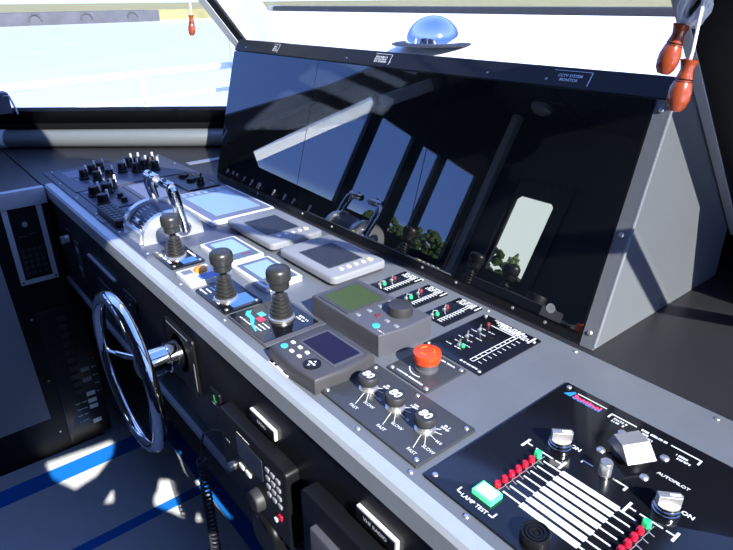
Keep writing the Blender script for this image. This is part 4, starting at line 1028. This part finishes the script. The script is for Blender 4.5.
# water, quay, banks
m = MB(); m.box(-900, 900, -900, 900, -2.7, -2.5); o = struct('ground_water', m, 'water'); o.name = 'floor_water'
def quay(): pass
q0 = Vector((-103.5, 17.1)); q1 = Vector((-109.1, 42.6)); dq = (q1 - q0).normalized(); nq = Vector((-dq.y, dq.x))
if nq.x > 0: nq = -nq
t = thing('concrete_quay', 'long weathered concrete quay wall across the water', 'quay', (q0.x, q0.y, -2.5))
a = -dq * 60; b = dq * (q1 - q0).length
m = MB(); m.prism([tuple(a), tuple(b), tuple(b + nq * 5.8), tuple(a + nq * 5.8)], -.0, 1.75); link('wall', m, 'concrete', t, False)
m = MB()
for s_ in (-12, -3, 5, 13, 21):
    for k in range(12):
        an = PI * k / 11
        p_ = dq * (s_ + .9 * math.cos(an)); m.ball((p_.x - nq.x * .1, p_.y - nq.y * .1, .75 + .8 * math.sin(an)), .16, seg=6)
link('fender_rings', m, 'concrete', t)
m = MB(); bk = [tuple(q0 + a + nq * 6), tuple(q1 + nq * 6 + dq * 2), tuple(q1 + dq * 4 - nq * 4)]
poly = [(q0 + a + nq * 6), (q1 + nq * 6 - dq * 3), Vector((-118, 60)), Vector((-80, 85)), Vector((-40, 92)), Vector((40, 90)), Vector((300, 300)), Vector((-600, 700)), Vector((-900, 100)), Vector((-500, -60))]
m.prism([tuple(p_) for p_ in poly], -2.6, -.75)
o = link('grass_bank', m, 'grass', None, False); tag(o, 'dry grassy bank beyond the water and behind the quay', 'bank')

# white boat railing outside the left window
t = thing('boat_railing', 'white tubular boat railing outside the left window', 'railing', (-5.4, 1.0, -1))
m = MB(); m.cyl((-.02, -.35, 1.0), (-.53, 2.3, 1.0), .032); link('top_rail', m, 'white', t)
m = MB(); m.cyl((.0, -.35, .78), (-.5, 2.3, .78), .02); link('lower_rail', m, 'white', t)
for k in (0, .5, .97):
    m = MB(); p_ = Vector((-.02, -.35, 0)).lerp(Vector((-.53, 2.3, 0)), k); m.cyl((p_.x, p_.y, 0), (p_.x, p_.y, 1.0), .02); link('post', m, 'white', t)
m = MB(); m.prism([(-.3, -.6), (.3, -.6), (-.2, 2.5), (-.8, 2.5)], -.1, -.001); link('side_deck', m, 'white', t, False)

# far trees mirrored in the displays
def tree(label, x, y, hh, r, mt, seed):
    rn = random.Random(seed); t = thing('tree', label, 'tree', (x, y, -.73), 'trees on the far shore')
    m = MB(); m.tube([(0, 0, 0), (.1, 0, hh * .3), (0, .1, hh * .6)], [r * .09, r * .07, r * .03], 6); link('trunk', m, 'bark', t)
    m = MB()
    for k in range(70):
        a = rn.uniform(0, 2 * PI); rr = r * rn.random() ** .5; z = hh * rn.uniform(.12, 1)
        f_ = max(.15, 1 - abs(z / hh - .45) * 1.5); m.ball((rr * f_ * math.cos(a), rr * f_ * math.sin(a), z), r * rn.uniform(.10, .24), (1, 1, .8), 6)
    link('crown', m, mt, t)
m = MB(); m.box(-88, -20, -190, -38, -2.5, -.78); o = link('far_shore', m, 'grass', None, False); tag(o, 'low far shore with trees, mirrored in the displays', 'shore')
for i in range(16):
    d_ = 68 + (i % 4) * 7; an = math.radians(222 + i * 1.55); hx_ = (3.2, 4.4, 3.6, 5.0, 4.0)[i % 5]
    tree('dark green tree mirrored low in the middle display', d_ * math.cos(an), d_ * math.sin(an), hx_, 2.6, 'leaf', i)
for i in range(3):
    an = math.radians(236.5 + i * 2.6); tree('pale green tree mirrored through the cabin door window', 100 * math.cos(an), 100 * math.sin(an), 8.0 - i * 1.6, 2.0, 'leafpale', 50 + i)

# cabin ceiling lights mirrored in the right display
for i, (x, y, lab) in enumerate(((-2.75, -1.75, 'round ceiling lamp near the cabin door, mirrored in the right display'), (-2.1, -1.2, 'round ceiling lamp nearer the console, faint in the right display'))):
    t = thing('ceiling_lamp', lab, 'lamp', (x, y, CZ - .065), 'round cabin ceiling lamps')
    m = MB(); m.lathe([(.085, .064), (.085, .03), (.07, .02)], n=28); link('ring', m, 'alu_dull', t)
    m = MB(); m.lathe([(.07, .02), (.055, .005), (0, 0)], n=28); link('lens', m, 'lampoff', t)
